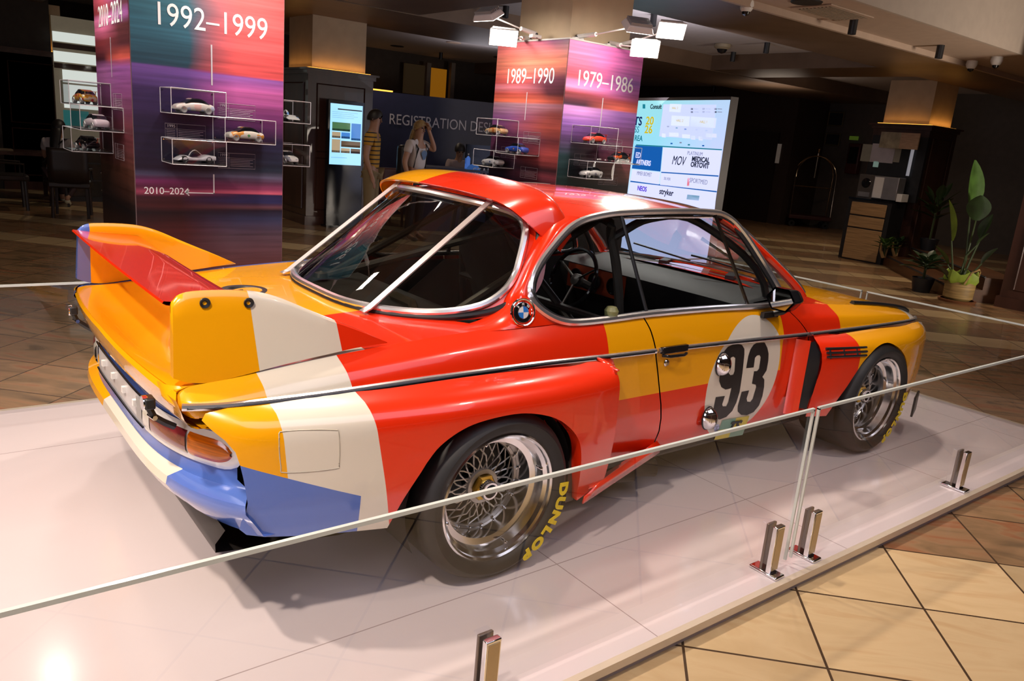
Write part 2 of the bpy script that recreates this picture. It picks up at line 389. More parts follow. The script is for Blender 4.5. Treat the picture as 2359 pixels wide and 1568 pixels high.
# fill between pillar foot and fender crown; upper tail corner of the fenders
foot = gg[:, 0][::-1]
xs = np.linspace(-.22, .44, 9); cr = side_pt(xs, 0.0)
both(np.array([spline([foot[::-1][i], (foot[::-1][i]+cr[i])/2, cr[i]], 2) for i in range(9)]), shell)
shell_ob = shell.build('body_shell', P_SIDE, car, smooth=42)
for s in (1, -1):
    d = MB(); P = side_panel(lambda r: gr(r)+.004, lambda r: gf(r)-.004, 40)
    if s < 0: P = P*np.array((1, -1, 1))
    d.grid(P); dob = d.build('door', P_DOOR if s > 0 else P_SIDE, car)
    if s > 0: door_r = dob
# deck / boot lid and bonnet
def deck_z(zc, x, y):
    yc, zz = pc(CRY, np.array([x]))[0], pc(CRZ, np.array([x]))[0]; return lerp(zc, zz, min(1, abs(y)/yc)**2.6)
DKS = T((0, .803), (.03, .795), (.08, .779), (.15, .774), (.25, .786), (.36, .828), (.5, .856), (.75, .879), (1.1, .89))
DKC = T((-1.06, .792), (-.98, .775), (-.9, .772), (-.8, .79), (-.7, .828), (-.55, .856), (-.3, .878), (.02, .89))
BNC = T((1.98, .902), (2.2, .884), (2.56, .848), (3.0, .797), (3.2, .762), (3.38, .705))
deck = MB(); G = []
for v in np.linspace(-1, 1, 33):
    row = []; xa = -1.092+.05*abs(v)**2.2+.010; xe = min(.03, -.285+1.48*abs(v*.75)**3.3-.005)
    for x in np.linspace(xa, xe, 36):
        y = v*pc(CRY, np.array([x]))[0]; row.append((x, y, deck_z(pc(DKS, np.array([x-xa]))[0], x, y)))
    row[0] = (row[0][0], row[0][1], .803-.010*abs(v)); G.append(row)
deck.grid(G); boot = deck.build('boot_lid', P_DECK, car)
bon = MB(); G = []
for v in np.linspace(-1, 1, 29):
    row = []
    for x in np.linspace(1.99, 3.38, 30):
        y = v*pc(CRY, np.array([x]))[0]; row.append((x, y, deck_z(pc(BNC, np.array([x]))[0], x, y)+.004*math.cos(v*1.4)*0))
    G.append(row)
bon.grid(G); bonnet = bon.build('bonnet', P_SIDE, car)
# filler hole on the boot
mb = MB(); mb.lathe([(.001, -.012), (.062, -.012), (.072, .004), (.09, .006), (.1, .002)], (-.52, .17, .8665), n=28); mb.build('filler_recess', BLACK, boot)
mb = MB(); mb.lathe([(.001, -.003), (.04, -.003), (.045, -.01)], (-.52, .17, .8665), n=20); mb.build('filler_cap', ALU, boot)
for sgn in (-1, 1):
    mb = MB(); mb.tube([(x, sgn*.70, deck_z(pc(BNC, np.array([x]))[0], x, .70)+.006) for x in np.linspace(2.66, 3.34, 14)], .015, 6, flat=1.0); mb.build('bonnet_edge_strip', BLACK, bonnet)
for y in (-.25, .25): MB().box((2.12, y, .905), (.16, .05, .02), Matrix.Rotation(.5, 3, 'Z')).build('cowl_vent', BLACK, bonnet)
# ---------------------------------------------------------------- flares
def flare(arch, outer, yf, n=11):
    A = np.array([spline(arch, 4), spline(outer, 4)]); rows = []
    for t in np.linspace(0, 1, n):
        xz = lerp(A[0], A[1], t); rows.append([(x, -yf(x, z), z) for x, z in xz])
    return np.array(rows)
WR = T((-1.0, .835), (-.96, .865), (-.9, .912), (-.8, .935), (-.6, .966), (-.4, .985), (-.2, 1.0), (.2, 1.005), (.4, .995), (.56, .975))
WF = T((1.95, .93), (2.2, .962), (2.6, .985), (2.9, .975), (3.1, .94), (3.25, .885), (3.34, .79))
def yR(x, z):
    W = pc(WR, np.array([x]))[0]; b = pc(STY, np.array([x]))[0]; t = np.clip((z-.655)/.098, 0, 1); W -= .035*np.clip((.5-z)/.25, 0, 1)**1.6
    return b+(W-b)*math.sqrt(max(0, 1-t**2.1))
def yF(x, z):
    W = pc(WF, np.array([x]))[0]; b = pc(STY, np.array([x]))[0]; t = np.clip((z-.60)/.105, 0, 1); W -= .03*np.clip((.45-z)/.25, 0, 1)**1.6
    return b+(W-b)*math.sqrt(max(0, 1-t**2.1))
AR = [(.392, .215), (.378, .32), (.355, .432), (.321, .503), (.261, .562), (.184, .608), (.079, .639), (-.017, .648), (-.14, .640), (-.22, .618), (-.286, .579), (-.325, .535), (-.346, .503), (-.38, .45), (-.41, .395), (-.446, .31)]
OR = [(.545, .262), (.545, .40), (.542, .55), (.538, .66), (.525, .742), (.35, .748), (.16, .751), (-.02, .752), (-.22, .752), (-.42, .7515), (-.65, .752), (-.975, .742), (-.915, .64), (-.885, .48), (-.885, .375), (-.60, .328)]
AF = [(2.165, .285), (2.216, .37), (2.272, .441), (2.33, .515), (2.39, .581), (2.482, .634), (2.61, .650), (2.713, .619), (2.817, .561), (2.87, .51), (2.896, .469), (2.95, .36), (3.0, .243)]
OF = [(2.00, .30), (2.00, .38), (2.01, .47), (2.03, .56), (2.04, .70), (2.25, .702), (2.61, .702), (2.9, .697), (3.25, .688), (3.32, .6), (3.33, .50), (3.33, .36), (3.29, .20)]
for nm, A, O, yf in (('rear_fender_flare', AR, OR, yR), ('front_fender_flare', AF, OF, yF)):
    P = flare(A, O, yf)
    lip = np.array([P[0]+np.array((0, k*.014, 0))+0 for k in (4, 2, 1)])   # rolled edge into the arch
    for s in (1, -1):
        Q = np.concatenate([lip, P])*np.array((1, s, 1)); mb = MB(); mb.grid(Q); o = mb.build(nm, P_SIDE, car, smooth=50)
        if s > 0 and nm[0] == 'r': flare_rr = o
        if s > 0 and nm[0] == 'f': flare_fr = o
# fuel-door outline, flare front ledge and side strake (right and left)
for s in (1, -1):
    mb = MB(); P = []
    for t in np.linspace(0, 1, 9):
        a = np.array((.40, -.985, .222))*(1-t)+np.array((.985, -.842, .272))*t; bvec = np.array((.545, -.968, .285))*(1-t)+np.array((.985, -.835, .285))*t
        P.append([(a[0], s*a[1], a[2]-.012), (a[0]+.002, s*(a[1]-.004), a[2]+.02), (lerp(a[0], bvec[0], .5), s*(a[1]+.02), a[2]+.035), (a[0], s*(a[1]+.06), a[2]+.0)])
    mb.grid(P); mb.build('side_strake', P_SIDE, car, solid=.006)
    mb = MB(); mb.grid([[(.56, s*-.83, z), (.54, s*-.955, z-.004)] for z in (.735, .728)] ); mb.grid([[(.585, s*-.835, .742), (.60, s*-.86, .735)], [(.52, s*-.84, .752), (.535, s*-.955, .715)]]); mb.build('flare_top_ledge', P_SIDE, car, solid=.012)
    mb = MB(); mb.grid([[(1.975, s*-.89, z), (2.03-.03*(z < .4), s*-(yF(2.03, z)-.012), z)] for z in np.linspace(.34, .69, 8)]); mb.build('duct_dark_panel', BLACK, car)  # black panel, the dark of the slot is put into its colour
    mb = MB(); mb.grid([[(1.93, s*-.836, z), (1.945, s*-.872, z), (1.97, s*-.895, z), (1.985, s*-.885, z)] for z in np.linspace(.30, .70, 8)]); mb.build('duct_lip', P_SIDE, car)
    mb = MB()
    for z in (.655, .635, .615): mb.tube([(x, s*-(yF(x, z-.35*(x-2.1)*.06)+.002), z+.004-(x-2.1)*.05) for x in np.linspace(2.06, 2.40-.25*(.655-z), 8)], .0062, 6)
    for x in (2.09, 2.2, 2.31): mb.tube([(x, s*-(yF(x, .61)+.001), .609), (x, s*-(yF(x, .655)+.001), .652)], .006, 6)
    mb.build('fender_louvre', BLACK, car)
# fuel flap outline on the right rear flare
mb = MB(); fl = [(-.78, .565), (-.64, .558), (-.625, .575), (-.628, .665), (-.645, .682), (-.78, .692), (-.80, .675), (-.795, .585)]
mb.tube([(x, -yR(x, z)-.0005, z) for x, z in spline(fl, 3, True)], .0016, 5, closed=True); mb.build('flap_seam', pmat('seam_cream', (.5, .45, .36), .4), flare_rr)
# ---------------------------------------------------------------- tail
def xt(y): return -1.03+.13*(abs(y)/.78)**4
def xb(y): return -1.012+.115*(abs(y)/.85)**4.5
G = []
for v in np.linspace(-1, 1, 41):
    def Y(k): return v*k
    rg = -1.092+.05*abs(v)**2.2
    col = [(rg+.02, Y(.757), .800-.01*abs(v)), (rg+.008, Y(.765), .803-.012*abs(v)), (rg, Y(.79), .795-.02*abs(v)), (rg+.003, Y(.80), .765), (rg+.018, Y(.805), .718), (rg+.034, Y(.81), .697), (rg+.05, Y(.812), .690),
           (xt(Y(.81))+.012, Y(.81), .684), (xt(Y(.81))+.004, Y(.81), .676), (xt(Y(.81)), Y(.81), .60), (xt(Y(.81)), Y(.81), .51), (xt(Y(.84))-.004, Y(.85), .488),
           (xb(Y(.92))-.045, Y(.92), .475), (xb(Y(.925))-.05, Y(.925), .45), (xb(Y(.93))-.03, Y(.93), .415), (xb(Y(.93))-.002, Y(.93), .392-.022*abs(v)**3), (xb(Y(.92))+.05, Y(.92), .385-.022*abs(v)**3)]
    G.append(col)
mb = MB(); mb.grid(G); tail = mb.build('tail_panel', P_TAIL, car, smooth=40)
for s in (-1, 1):                       # black sheet standing in for the shaded outlet behind the flare, blue corner cap and fender end cap
    mb = MB(); mb.grid([[(-.86, s*-.80, z), (-.80, s*-.90, z)] for z in np.linspace(.48, .72, 5)]); mb.build('outlet_dark_panel', BLACK, tail)
    G = []
    for r in (0, .35, .7, 1, 1.4, 1.75, 2, 2.3, 2.7, 3, 3.15):
        p = side_pt([-.985], r)[0]; k = 1.0 if r < 2.2 else 1-(r-2.2)*.42; row = []
        for t in np.linspace(0, math.pi/2, 8):
            row.append((p[0]-.072*k*math.sin(t), s*(p[1]+.115*(1-math.cos(t))), lerp(p[2], .775, .35*(1-math.cos(t)))))
        G.append(row)
    mb = MB(); mb.grid(G); mb.build('fender_end_cap', P_SIDE, tail)
    mb = MB(); mb.grid([[(-1.0, s*-.74, .70), (-.985, s*-.83, .698), (-.95, s*-.87, .70)], [(-.90, s*-.74, .688), (-.89, s*-.82, .69), (-.88, s*-.88, .70)]]); mb.build('overhang_underside', P_SIDE, tail)
# light clusters: bezel, amber, red, clear lens
AMB = pmat('amber_lens', (.55, .12, .003), .18, coat=.6, var=.35, scale=6, stretch=(1, 1, 30)); REDL = pmat('red_lens', (.16, .018, .022), .12, coat=1.0, var=.5, scale=5); CLR = pmat('clear_lens', (.55, .52, .45), .15, coat=1.0, var=.1, scale=30)
BEZ = pmat('light_bezel', (.78, .76, .74), .18, .25)
def lens(ys, zlo, zhi, off, rnd=None):
    G = []
    for y in ys:
        c, h = (zlo+zhi)/2, (zhi-zlo)/2
        if rnd and abs(y) > rnd[0]: h *= math.sqrt(max(0.0, 1-((abs(y)-rnd[0])/(rnd[1]-rnd[0]))**2))*.999+.001
        G.append([(xt(y)-off*(1-(2*t-1)**4*.6), y, c+h*(2*t-1)) for t in np.linspace(0, 1, 7)])
    return G
for s in (-1, 1):
    tl = MB(); tl.grid(lens([s*k for k in np.linspace(.36, .835, 26)], .535, .648, .012, (.765, .836))); lamp = tl.build('tail_light', BEZ, car)
    mb = MB(); mb.grid(lens([s*k for k in np.linspace(.665, .808, 14)], .55, .632, .02, (.745, .809))); mb.build('amber_lens', AMB, lamp)
    mb = MB(); mb.grid(lens([s*k for k in np.linspace(.45, .655, 12)], .55, .632, .02)); mb.build('red_lens', REDL, lamp)
    mb = MB(); mb.grid(lens([s*k for k in np.linspace(.385, .442, 5)], .55, .632, .02)); mb.build('clear_lens', CLR, lamp)
mb = MB(); mb.grid([[(xt(y)-.008, y, z) for z in (.545, .60, .645)] for y in np.linspace(-.355, .355, 15)]); pp = mb.build('rear_plate_panel', pmat('plate_white', (.62, .6, .6), .2, .2), car)
mb = MB()
for z in (.543, .648): mb.tube([(xt(y)-.012, y, z) for y in np.linspace(-.36, .36, 15)], .004, 6)
mb.build('plate_trim', GBLACK, pp)
for y in (-.27, -.12, .05, .22): MB().box((xt(y)-.012, y, .60), (.012, .02, .022)).build('plate_stud', WHITEP, pp)
mb = MB(); mb.grid([[(xt(y)-.011, y, z) for z in (.56, .63)] for y in (-.345, -.285)]); mb.build('vent_grille', pmat('grille_grey', (.4, .39, .38), .4, .4, stretch=(1, 1, 60)), pp)
for s, y in ((-1, -.66), (1, .56)):     # boot straps hanging over the tail
    mb = MB(); x0 = -1.072; mb.box((x0-.012, y, .735), (.03, .05, .035)); la = mb.build('boot_latch', BLACK, car, bevel=.006)
    mb = MB(); mb.lathe([(.001, 0), (.022, 0), (.022, .012), (.014, .02), (.001, .02)], (x0-.03, y, .735), 'x', 14, rot=None); mb.build('latch_knob', CHROME, la)
    mb = MB(); mb.tube([(x0-.01, y, .715), (x0+.0, y, .69), (x0+.03, y-.005*s, .665), (x0+.06, y-.01*s, .645)], .011, 6); mb.build('latch_strap', BLACK, la)
    mb = MB(); mb.tube([(x0+.0, y-.02, .69), (x0-.006, y+.02, .69)], .008, 6); mb.build('latch_buckle', CHROME, la)
# undertray, tow hooks, floor pan, pipes, dam
mb = MB(); mb.grid([[(x, v*w, z) for v in np.linspace(-1, 1, 15)] for x, w, z in ((-.935, .87, .385), (-.955, .84, .33), (-.945, .81, .285), (-.55, .82, .245), (-.42, .82, .25), (-.4, .85, .34))]); mb.build('rear_undertray', pmat('undertray', (.014, .012, .011), .45), car)
for y in (-.38, -.20):
    mb = MB(); mb.tube([(-.93, y, .38), (-.955, y, .33), (-.94, y, .305), (-.90, y, .31)], .03, 6, flat=.5); mb.build('tow_hook', BLACK, car)
mb = MB(); mb.bb((-.42, -.60, .17), (3.0, .60, .27)); mb.bb((.42, -.785, .2), (2.2, .785, .27)); mb.build('floor_pan', RUBBER, car, bevel=.02)
mb = MB(); mb.tube([(.5, -.70, .155), (.80, -.74, .15), (.90, -.775, .148)], .036, 14, cap=False); mb.tube([(.6, -.66, .155), (.94, -.72, .15), (1.05, -.775, .148)], .04, 14, cap=False); mb.build('exhaust_pipe', pmat('exhaust_metal', (.05, .04, .035), .5, .6), car, solid=.004)
mb = MB(); mb.grid([[(x, v*w, z) for v in np.linspace(-1, 1, 21)] for x, w, z in ((3.38, .66, .69), (3.40, .70, .64), (3.39, .72, .50), (3.40, .74, .36), (3.42, .76, .22), (3.38, .76, .16), (3.0, .78, .16))]); mb.build('front_air_dam', P_SIDE, car)
for s in (-1, 1):
    mb = MB(); mb.lathe([(.001, .02), (.03, .016), (.042, 0), (.044, -.02)], (3.36, s*.775, .60), 'x', 16); mb.build('turn_signal', AMB, car)
    mb = MB(); mb.box((3.2, s*.93, .20), (.20, .012, .12), Matrix.Rotation(-s*.35, 3, 'Z')); mb.build('dam_end_plate', BLACK, car)
for s in (-1, 1):
    for xx, n in ((0, 'rear'), (2.625, 'front')):
        mb = MB(); mb.grid([[(xx+.365*math.cos(a), s*y, .32+.345*math.sin(a)) for y in (.50, .93)] for a in np.linspace(-.45, math.pi+.45, 22)]); mb.grid([[(xx+r*math.cos(a), s*.50, .32+r*math.sin(a)) for r in (.02, .36)] for a in np.linspace(-.5, math.pi+.5, 20)]); mb.build('wheel_well', DARKIN, car)
mb = MB(); mb.bb((.36, -.93, .20), (.40, -.74, .52)); mb.build('oil_cooler', pmat('cooler_fins', (.10, .09, .08), .4, .7, var=.7, scale=3, stretch=(1, 90, 1)), car)
# ---------------------------------------------------------------- rear wing
def fin_prof():
    top = [(-.36, .872), (-.47, .925), (-.55, .96), (-.63, .996), (-.71, 1.033), (-.78, 1.056), (-.86, 1.066), (-.96, 1.068), (-1.005, 1.060), (-1.028, 1.04)]
    bot = [(-.36, .869), (-.47, .864), (-.55, .855), (-.63, .846), (-.71, .836), (-.78, .826), (-.86, .814), (-.94, .806), (-1.0, .814), (-1.038, .83)]
    return spline(top, 4), spline(bot, 4)
wing = thing_p = None
def empty_part(name, parent):
    o = bpy.data.objects.new(name, None); COL.objects.link(o); o.parent = parent; return o
wing = empty_part('rear_wing', car)
tp, bt = fin_prof()
for s in (1, -1):
    G = []
    for a, b in zip(tp, bt):
        h = max(.0, a[1]-b[1]); th = .032*min(1, h/.08)
        yo = lambda z: .757-.03*min(1, max(0, (z-.82)/.24))-.0
        sec = []
        for t, off in ((0, 0), (.25, 0), (.5, 0), (.75, 0), (.93, 0), (1.0, .35), (1.0, .65), (.93, 1), (.75, 1), (.5, 1), (.25, 1), (0, 1)):
            z = lerp(b[1], a[1], t) - (.0 if off in (0, 1) else 0); y = yo(z)-th*off; sec.append((lerp(b[0], a[0], t), -s*y, z))
        G.append(sec)
    mb = MB(); mb.grid(G)
    e = [tuple(p) for p in G[-1]]; mb.add(e, [tuple(range(12))])
    fin = mb.build('wing_fin', P_FIN, wing, smooth=50)
    for x, z in ((-.942, 1.037), (-.817, 1.03)):
        mb = MB(); y = -s*(.757-.03*min(1, (z-.82)/.24)); mb.lathe([(.001, .004), (.006, .003), (.008, -.001), (.0145, -.0035), (.0155, .0)], (x, y-s*.003, z), 'y', 16); mb.build('fin_bolt', BLACK, wing)
G = []
for x, z in [(-1.05, 1.036), (-1.046, 1.042), (-1.0, 1.036), (-.93, 1.028), (-.86, 1.022), (-.80, 1.016), (-.783, 1.005), (-.80, .996), (-.86, 1.0), (-.95, 1.012), (-1.04, 1.03), (-1.05, 1.036)]:
    G.append([(x, y, z-.006*(1-(y/.7)**2)) for y in np.linspace(-.705, .705, 17)])
mb = MB(); mb.grid(G); mb.build('wing_plane', P_ROOF, wing)
# ---------------------------------------------------------------- roof visor (hoop over the rear window)
F = [(.50, -.640, 1.19), (.475, -.622, 1.245), (.44, -.585, 1.315), (.43, -.52, 1.352), (.445, -.40, 1.374), (.455, -.2, 1.385), (.46, 0, 1.388)]
Bk = [(.455, -.648, 1.145), (.385, -.625, 1.195), (.315, -.585, 1.255), (.275, -.52, 1.300), (.258, -.40, 1.322), (.252, -.2, 1.332), (.25, 0, 1.334)]
Fr = [(.515, -.634, 1.195), (.505, -.612, 1.25), (.485, -.565, 1.305), (.485, -.49, 1.332), (.505, -.38, 1.35), (.515, -.19, 1.358), (.52, 0, 1.36)]
def full(P): P = [np.array(p) for p in P]; return spline(P+[p*np.array((1, -1, 1)) for p in P[-2::-1]], 4)
Ff, Bf, Rf = full(F), full(Bk), full(Fr); G = []
for a, b, c in zip(Bf, Ff, Rf):
    G.append([a+np.array((.006, 0, -.006)), a]+[(1-t)**2*a+2*t*(1-t)*(2*b-(a+c)/2)+t*t*c for t in np.linspace(.12, 1, 8)])
mb = MB(); mb.grid(G); visor = mb.build('roof_visor', P_VISOR, car, solid=.006)
for y in (-.62, -.5, -.3, 0, .3, .5, .62):
    mb = MB(); i = int(np.argmin(np.abs(Rf[:, 1]-y))); p = lerp(Rf[i], Ff[i], .25); mb.lathe([(.001, .010), (.006, .008), (.008, 0)], p, 'z', 8); mb.build('visor_screw', CHROME, visor)
# ---------------------------------------------------------------- rear window: glass, chrome surround, straps
RW = [(0, .893), (.25, .893), (.48, .897), (.575, .907), (.63, .935), (.644, .985), (.635, 1.04), (.61, 1.10), (.575, 1.17), (.538, 1.225), (.48, 1.263), (.38, 1.281), (.2, 1.29), (0, 1.293)]
half = spline(RW, 4)
def rwp(y, z, off=0.0): return (rwx(y, z)-off*.72, y, z+off*.55)
loop = [(-y, z) for y, z in half]+[(y, z) for y, z in half[-2:0:-1]]
cen = np.array((0, 1.09)); G = []
for y, z in loop: G.append([rwp(*lerp(cen, np.array((y, z)), t)) for t in np.linspace(.02, 1, 9)])
mb = MB(); mb.grid(G, cu=True); mb.build('rear_window', CARGLASS, car)
mb = MB(); mb.tube([rwp(y, z, .012) for y, z in loop], .0155, 8, closed=True, flat=.9); rwt = mb.build('rear_window_chrome', TRIM, car)
mb = MB(); mb.tube([rwp(*(cen+(np.array((y, z))-cen)*1.045), .0) for y, z in loop], .012, 8, closed=True); mb.build('window_gasket', BLACK, rwt)
# dark sealing land between the deck, pillars and glass
G = []
for y, z in loop:
    o = cen+(np.array((y, z))-cen)*1.075; G.append([np.array(rwp(y, z, -.004)), np.array(rwp(*(cen+(np.array((y, z))-cen)*1.04), -.004)), np.array(rwp(o[0], o[1], -.012))])
mb = MB(); mb.grid(G, cu=True); mb.build('window_surround', P_SIDE, car)
for s in (-1, 1):
    pts = [np.array(rwp(s*lerp(.392, .378, t), lerp(.882, 1.305, t), .03)) for t in np.linspace(0, 1, 14)]
    pts = [pts[0]+np.array((-.03, 0, -.012))]+pts+[pts[-1]+np.array((.03, 0, .002))]
    G = []
    for p in pts: G.append([p+np.array((0, -.019, 0)), p+np.array((-.002, -.018, .004)), p+np.array((-.002, .018, .004)), p+np.array((0, .019, 0))])
    mb = MB(); mb.grid(G); mb.build('window_strap', STRAP, car, solid=.002)
# ---------------------------------------------------------------- side glass, chrome, dividers, windscreen
OUT = [(1222, 690), (1219, 664), (1228, 632), (1250, 594), (1292, 543), (1316, 521), (1345, 506), (1385, 496), (1424, 491), (1500, 488), (1580, 487), (1632, 489), (1662, 494), (1690, 512), (1720, 548), (1752, 597), (1780, 643), (1797, 674), (1800, 690), (1785, 700), (1740, 706), (1640, 711), (1500, 723), (1400, 736), (1330, 743), (1296, 741), (1268, 731), (1240, 712)]
OUTP = [swat(*p) for p in OUT]; so = spline(OUTP, 3, True)
def off(P, d): return np.array([p+np.array((0, -d*.93, d*.37)) for p in P])
for s in (1, -1):
    M = np.array((1, s, 1))
    mb = MB(); top = [p for p in so if not (p[2] < .925 and .33 < p[0])]
    i0 = next(i for i in range(len(so)) if so[i][2] > .93 and so[i-1][2] <= .93 or False)
    mb.tube([tuple(p*M) for p in off(so, .006)], .0145, 8, closed=True); ch = mb.build('side_window_chrome', TRIM, car)
    mb = MB(); c0 = np.mean(so, axis=0); mb.tube([tuple((c0+(p-c0)*.965+np.array((0, .004, 0)))*M) for p in so], .010, 6, closed=True); mb.build('side_window_rubber', BLACK, ch)
    # panes: quarter, door, vent
    sx = swat(1490, 722), swat(1430, 491); vx = swat(1722, 706), swat(1643, 489)
    def pane(lo, hi, nm):
        poly = []
        for p in so:
            q = c0+(p-c0)*.97
            t = (q[2]-.89)/.41; xl = lo[0][0]+(lo[1][0]-lo[0][0])*t if lo else -9; xh = hi[0][0]+(hi[1][0]-hi[0][0])*t if hi else 9
            q = q.copy(); q[0] = min(max(q[0], xl), xh)
            if not poly or np.linalg.norm(q-poly[-1]) > .003: poly.append(q)
        if np.linalg.norm(poly[0]-poly[-1]) < .003: poly.pop()
        mb = MB(); mb.add([tuple(q*M) for q in poly], [tuple(range(len(poly)))]); return mb.build(nm, SIDEGLASS, car, smooth=0)
    pane(None, sx, 'quarter_window'); pane(sx, vx, 'door_window'); pane(vx, None, 'vent_window')
    mb = MB(); mb.tube([tuple(p*M) for p in off([lerp(sx[0], sx[1], t) for t in (.0, .5, 1.0)], .001)], .013, 6, flat=.5); mb.build('pane_seal', BLACK, car)
    mb = MB(); mb.tube([tuple(p*M) for p in off([lerp(vx[0], vx[1], t) for t in (.02, .5, .99)], .005)], .009, 6); mb.build('vent_divider', CHROME, car)
    mb = MB(); d = [swat(1435, 503), swat(1540, 500), swat(1638, 500)]; mb.tube([tuple(p*M) for p in off(d, .003)], .006, 6); mb.build('door_glass_trim', ALU, car)
    # A pillar body colour + chrome drip
    ap = [(1.48, -.60, 1.272), (1.58, -.625, 1.225), (1.72, -.66, 1.14), (1.86, -.70, 1.045), (2.0, -.735, .945), (2.06, -.748, .89)]
    mb = MB(); mb.tube([tuple(np.array(p)*M) for p in spline(ap, 4)], .026, 8, flat=.8); apo = mb.build('windscreen_pillar', P_SIDE, car)
    mb = MB(); mb.tube([tuple((np.array(p)+np.array((.016, .006, .020)))*M) for p in spline(ap, 4)], .012, 8); mb.build('pillar_chrome', TRIM, apo)
    # beltline strip
    mb = MB(); xs = np.concatenate([np.linspace(-1.03, -.9, 8), np.linspace(-.85, gr(2)-.006, 24)]); P = side_pt(xs, 2.0); 
    st = MB(); st.tube([(p[0], s*(p[1]-.004), p[2]) for p in P], .0115, 8)
    xs = np.linspace(gr(2)+.012, gf(2)-.006, 26); P = side_pt(xs, 2.0); st.tube([(p[0], s*(p[1]-.004), p[2]) for p in P], .0115, 8)
    xs = np.linspace(gf(2)+.006, 3.365, 26); P = side_pt(xs, 2.0); st.tube([(p[0], s*(p[1]-.004), p[2]) for p in P], .0115, 8)
    sto = st.build('belt_strip', TRIM, car)
    ins = MB()
    for a, b in ((-1.02, gr(2)-.02), (gr(2)+.03, gf(2)-.03), (gf(2)+.03, 3.36)):
        P = side_pt(np.linspace(a, b, 24), 2.0); ins.tube([(p[0], s*(p[1]-.0125), p[2]-.001) for p in P], .0042, 6)
    ins.build('strip_insert', GBLACK, sto)
    # door furniture
    mb = MB(); mb.box((.985, s*-.848, .742), (.165, .02, .03)); mb.tube([(.905, s*-.853, .722), (.94, s*-.868, .718), (1.03, s*-.868, .716), (1.065, s*-.853, .717)], .008, 6); mb.build('door_handle', GBLACK, car, bevel=.004)
    mb = MB(); mb.lathe([(.001, s*-.006), (.012, s*-.005), (.016, 0)], (.958, s*-.838, .68), 'y', 16); mb.build('door_lock', CHROME, car)
    # roundel badge on the pillar
    c = np.array((.20, s*-.757, .937)); n = np.array((-.10, s*-.95, .22)); n /= np.linalg.norm(n); u = np.cross((0, 0, 1.), n); u /= np.linalg.norm(u); v = np.cross(n, u); Rm = Matrix((u, v, n)).transposed()
    bd = MB(); bd.lathe([(.044, .002), (.046, .008), (.050, .010), (.053, .008), (.054, .0)], c, 'z', 36, rot=Rm); bo = bd.build('pillar_badge', CHROME, car)
    mb = MB(); mb.lathe([(.001, .006), (.037, .006), (.040, .001)], c, 'z', 36, rot=Rm); mb.build('badge_ring', GBLACK, bo)
    mb = MB(); mb.lathe([(.0222, .006), (.0235, .0085), (.025, .006)], c, 'z', 32, rot=Rm); mb.lathe([(.036, .006), (.038, .009), (.040, .005)], c, 'z', 32, rot=Rm); mb.build('badge_rim', CHROME, bo)
    for k in range(4):
        mb = MB(); V = [c+n*.008]+[c+n*.007+(u*math.cos(a)+v*math.sin(a))*.0225 for a in np.linspace(k*math.pi/2, (k+1)*math.pi/2, 8)]; mb.add(V, [tuple(range(len(V)))])
        mb.build('badge_quadrant', (MATS.get('badge_blue') or pmat('badge_blue', (.03, .20, .62), .2, coat=1)) if k % 2 == 0 else (MATS.get('badge_white') or pmat('badge_white', (.75, .75, .75), .2, coat=1)), bo)
    for ch_, a in (('B', 2.36), ('M', 1.571), ('W', .78)):
        q = c+n*.0075+(u*math.cos(a)+v*math.sin(a))*.030; vv = u*math.cos(a)+v*math.sin(a); uu = np.cross(vv, n); text_mb(ch_, .013, q, uu, vv, .001).build('badge_letter', WHITET, bo)
# roof/windscreen glass and trims
G = []
for v in np.linspace(-1, 1, 15):
    y0 = .60*v; y1 = .735*v; a = np.array((1.565-.085*abs(v)**2.2, y0, roof_pt(1.48, y0)-.012)); b = np.array((2.19-.14*abs(v)**2.4, y1, .912-.022*abs(v)**2)); G.append([lerp(a, b, t)+np.array((.012, 0, .02))*math.sin(math.pi*t) for t in np.linspace(0, 1, 8)])
mb = MB(); mb.grid(G); mb.build('windscreen', SIDEGLASS, car)
mb = MB(); mb.tube([g[0]+np.array((0, 0, .006)) for g in G], .010, 6); mb.tube([g[-1] for g in G], .011, 6); mb.build('windscreen_chrome', CHROME, car)
mb = MB(); mb.tube([(2.16, -.5, .93), (2.02, -.1, .985), (2.0, -.04, .99)], .006, 5); mb.tube([(2.17, .1, .93), (2.03, .45, .985)], .006, 5); mb.build('windscreen_wiper', BLACK, car)
# mirror
mb = MB(); G = []
for t in np.linspace(0, 1, 9):
    r = .068*math.sqrt(max(0.0, 1-(t*.98)**2.4)); G.append([(1.655+.14*t, -.885+r*1.2*math.cos(a), .928+r*.92*math.sin(a)) for a in np.linspace(0, 2*math.pi, 7)[:-1]])
mb.grid(G, cv=True); mir = mb.build('door_mirror', GBLACK, car, bevel=.006)
mb = MB(); mb.add([(1.654, -.885+.058*1.2*math.cos(a), .928+.058*.92*math.sin(a)) for a in np.linspace(0, 2*math.pi, 7)[:-1]], [tuple(range(6))]); mb.build('mirror_glass', pmat('mirror_silver', (.5, .5, .48), .03, 1.0), mir, smooth=0)
mb = MB(); mb.tube([(1.77, -.875, .885), (1.745, -.85, .855), (1.71, -.825, .842)], .015, 8); mb.box((1.695, -.815, .838), (.12, .02, .028)); mb.build('mirror_arm', BLACK, mir)
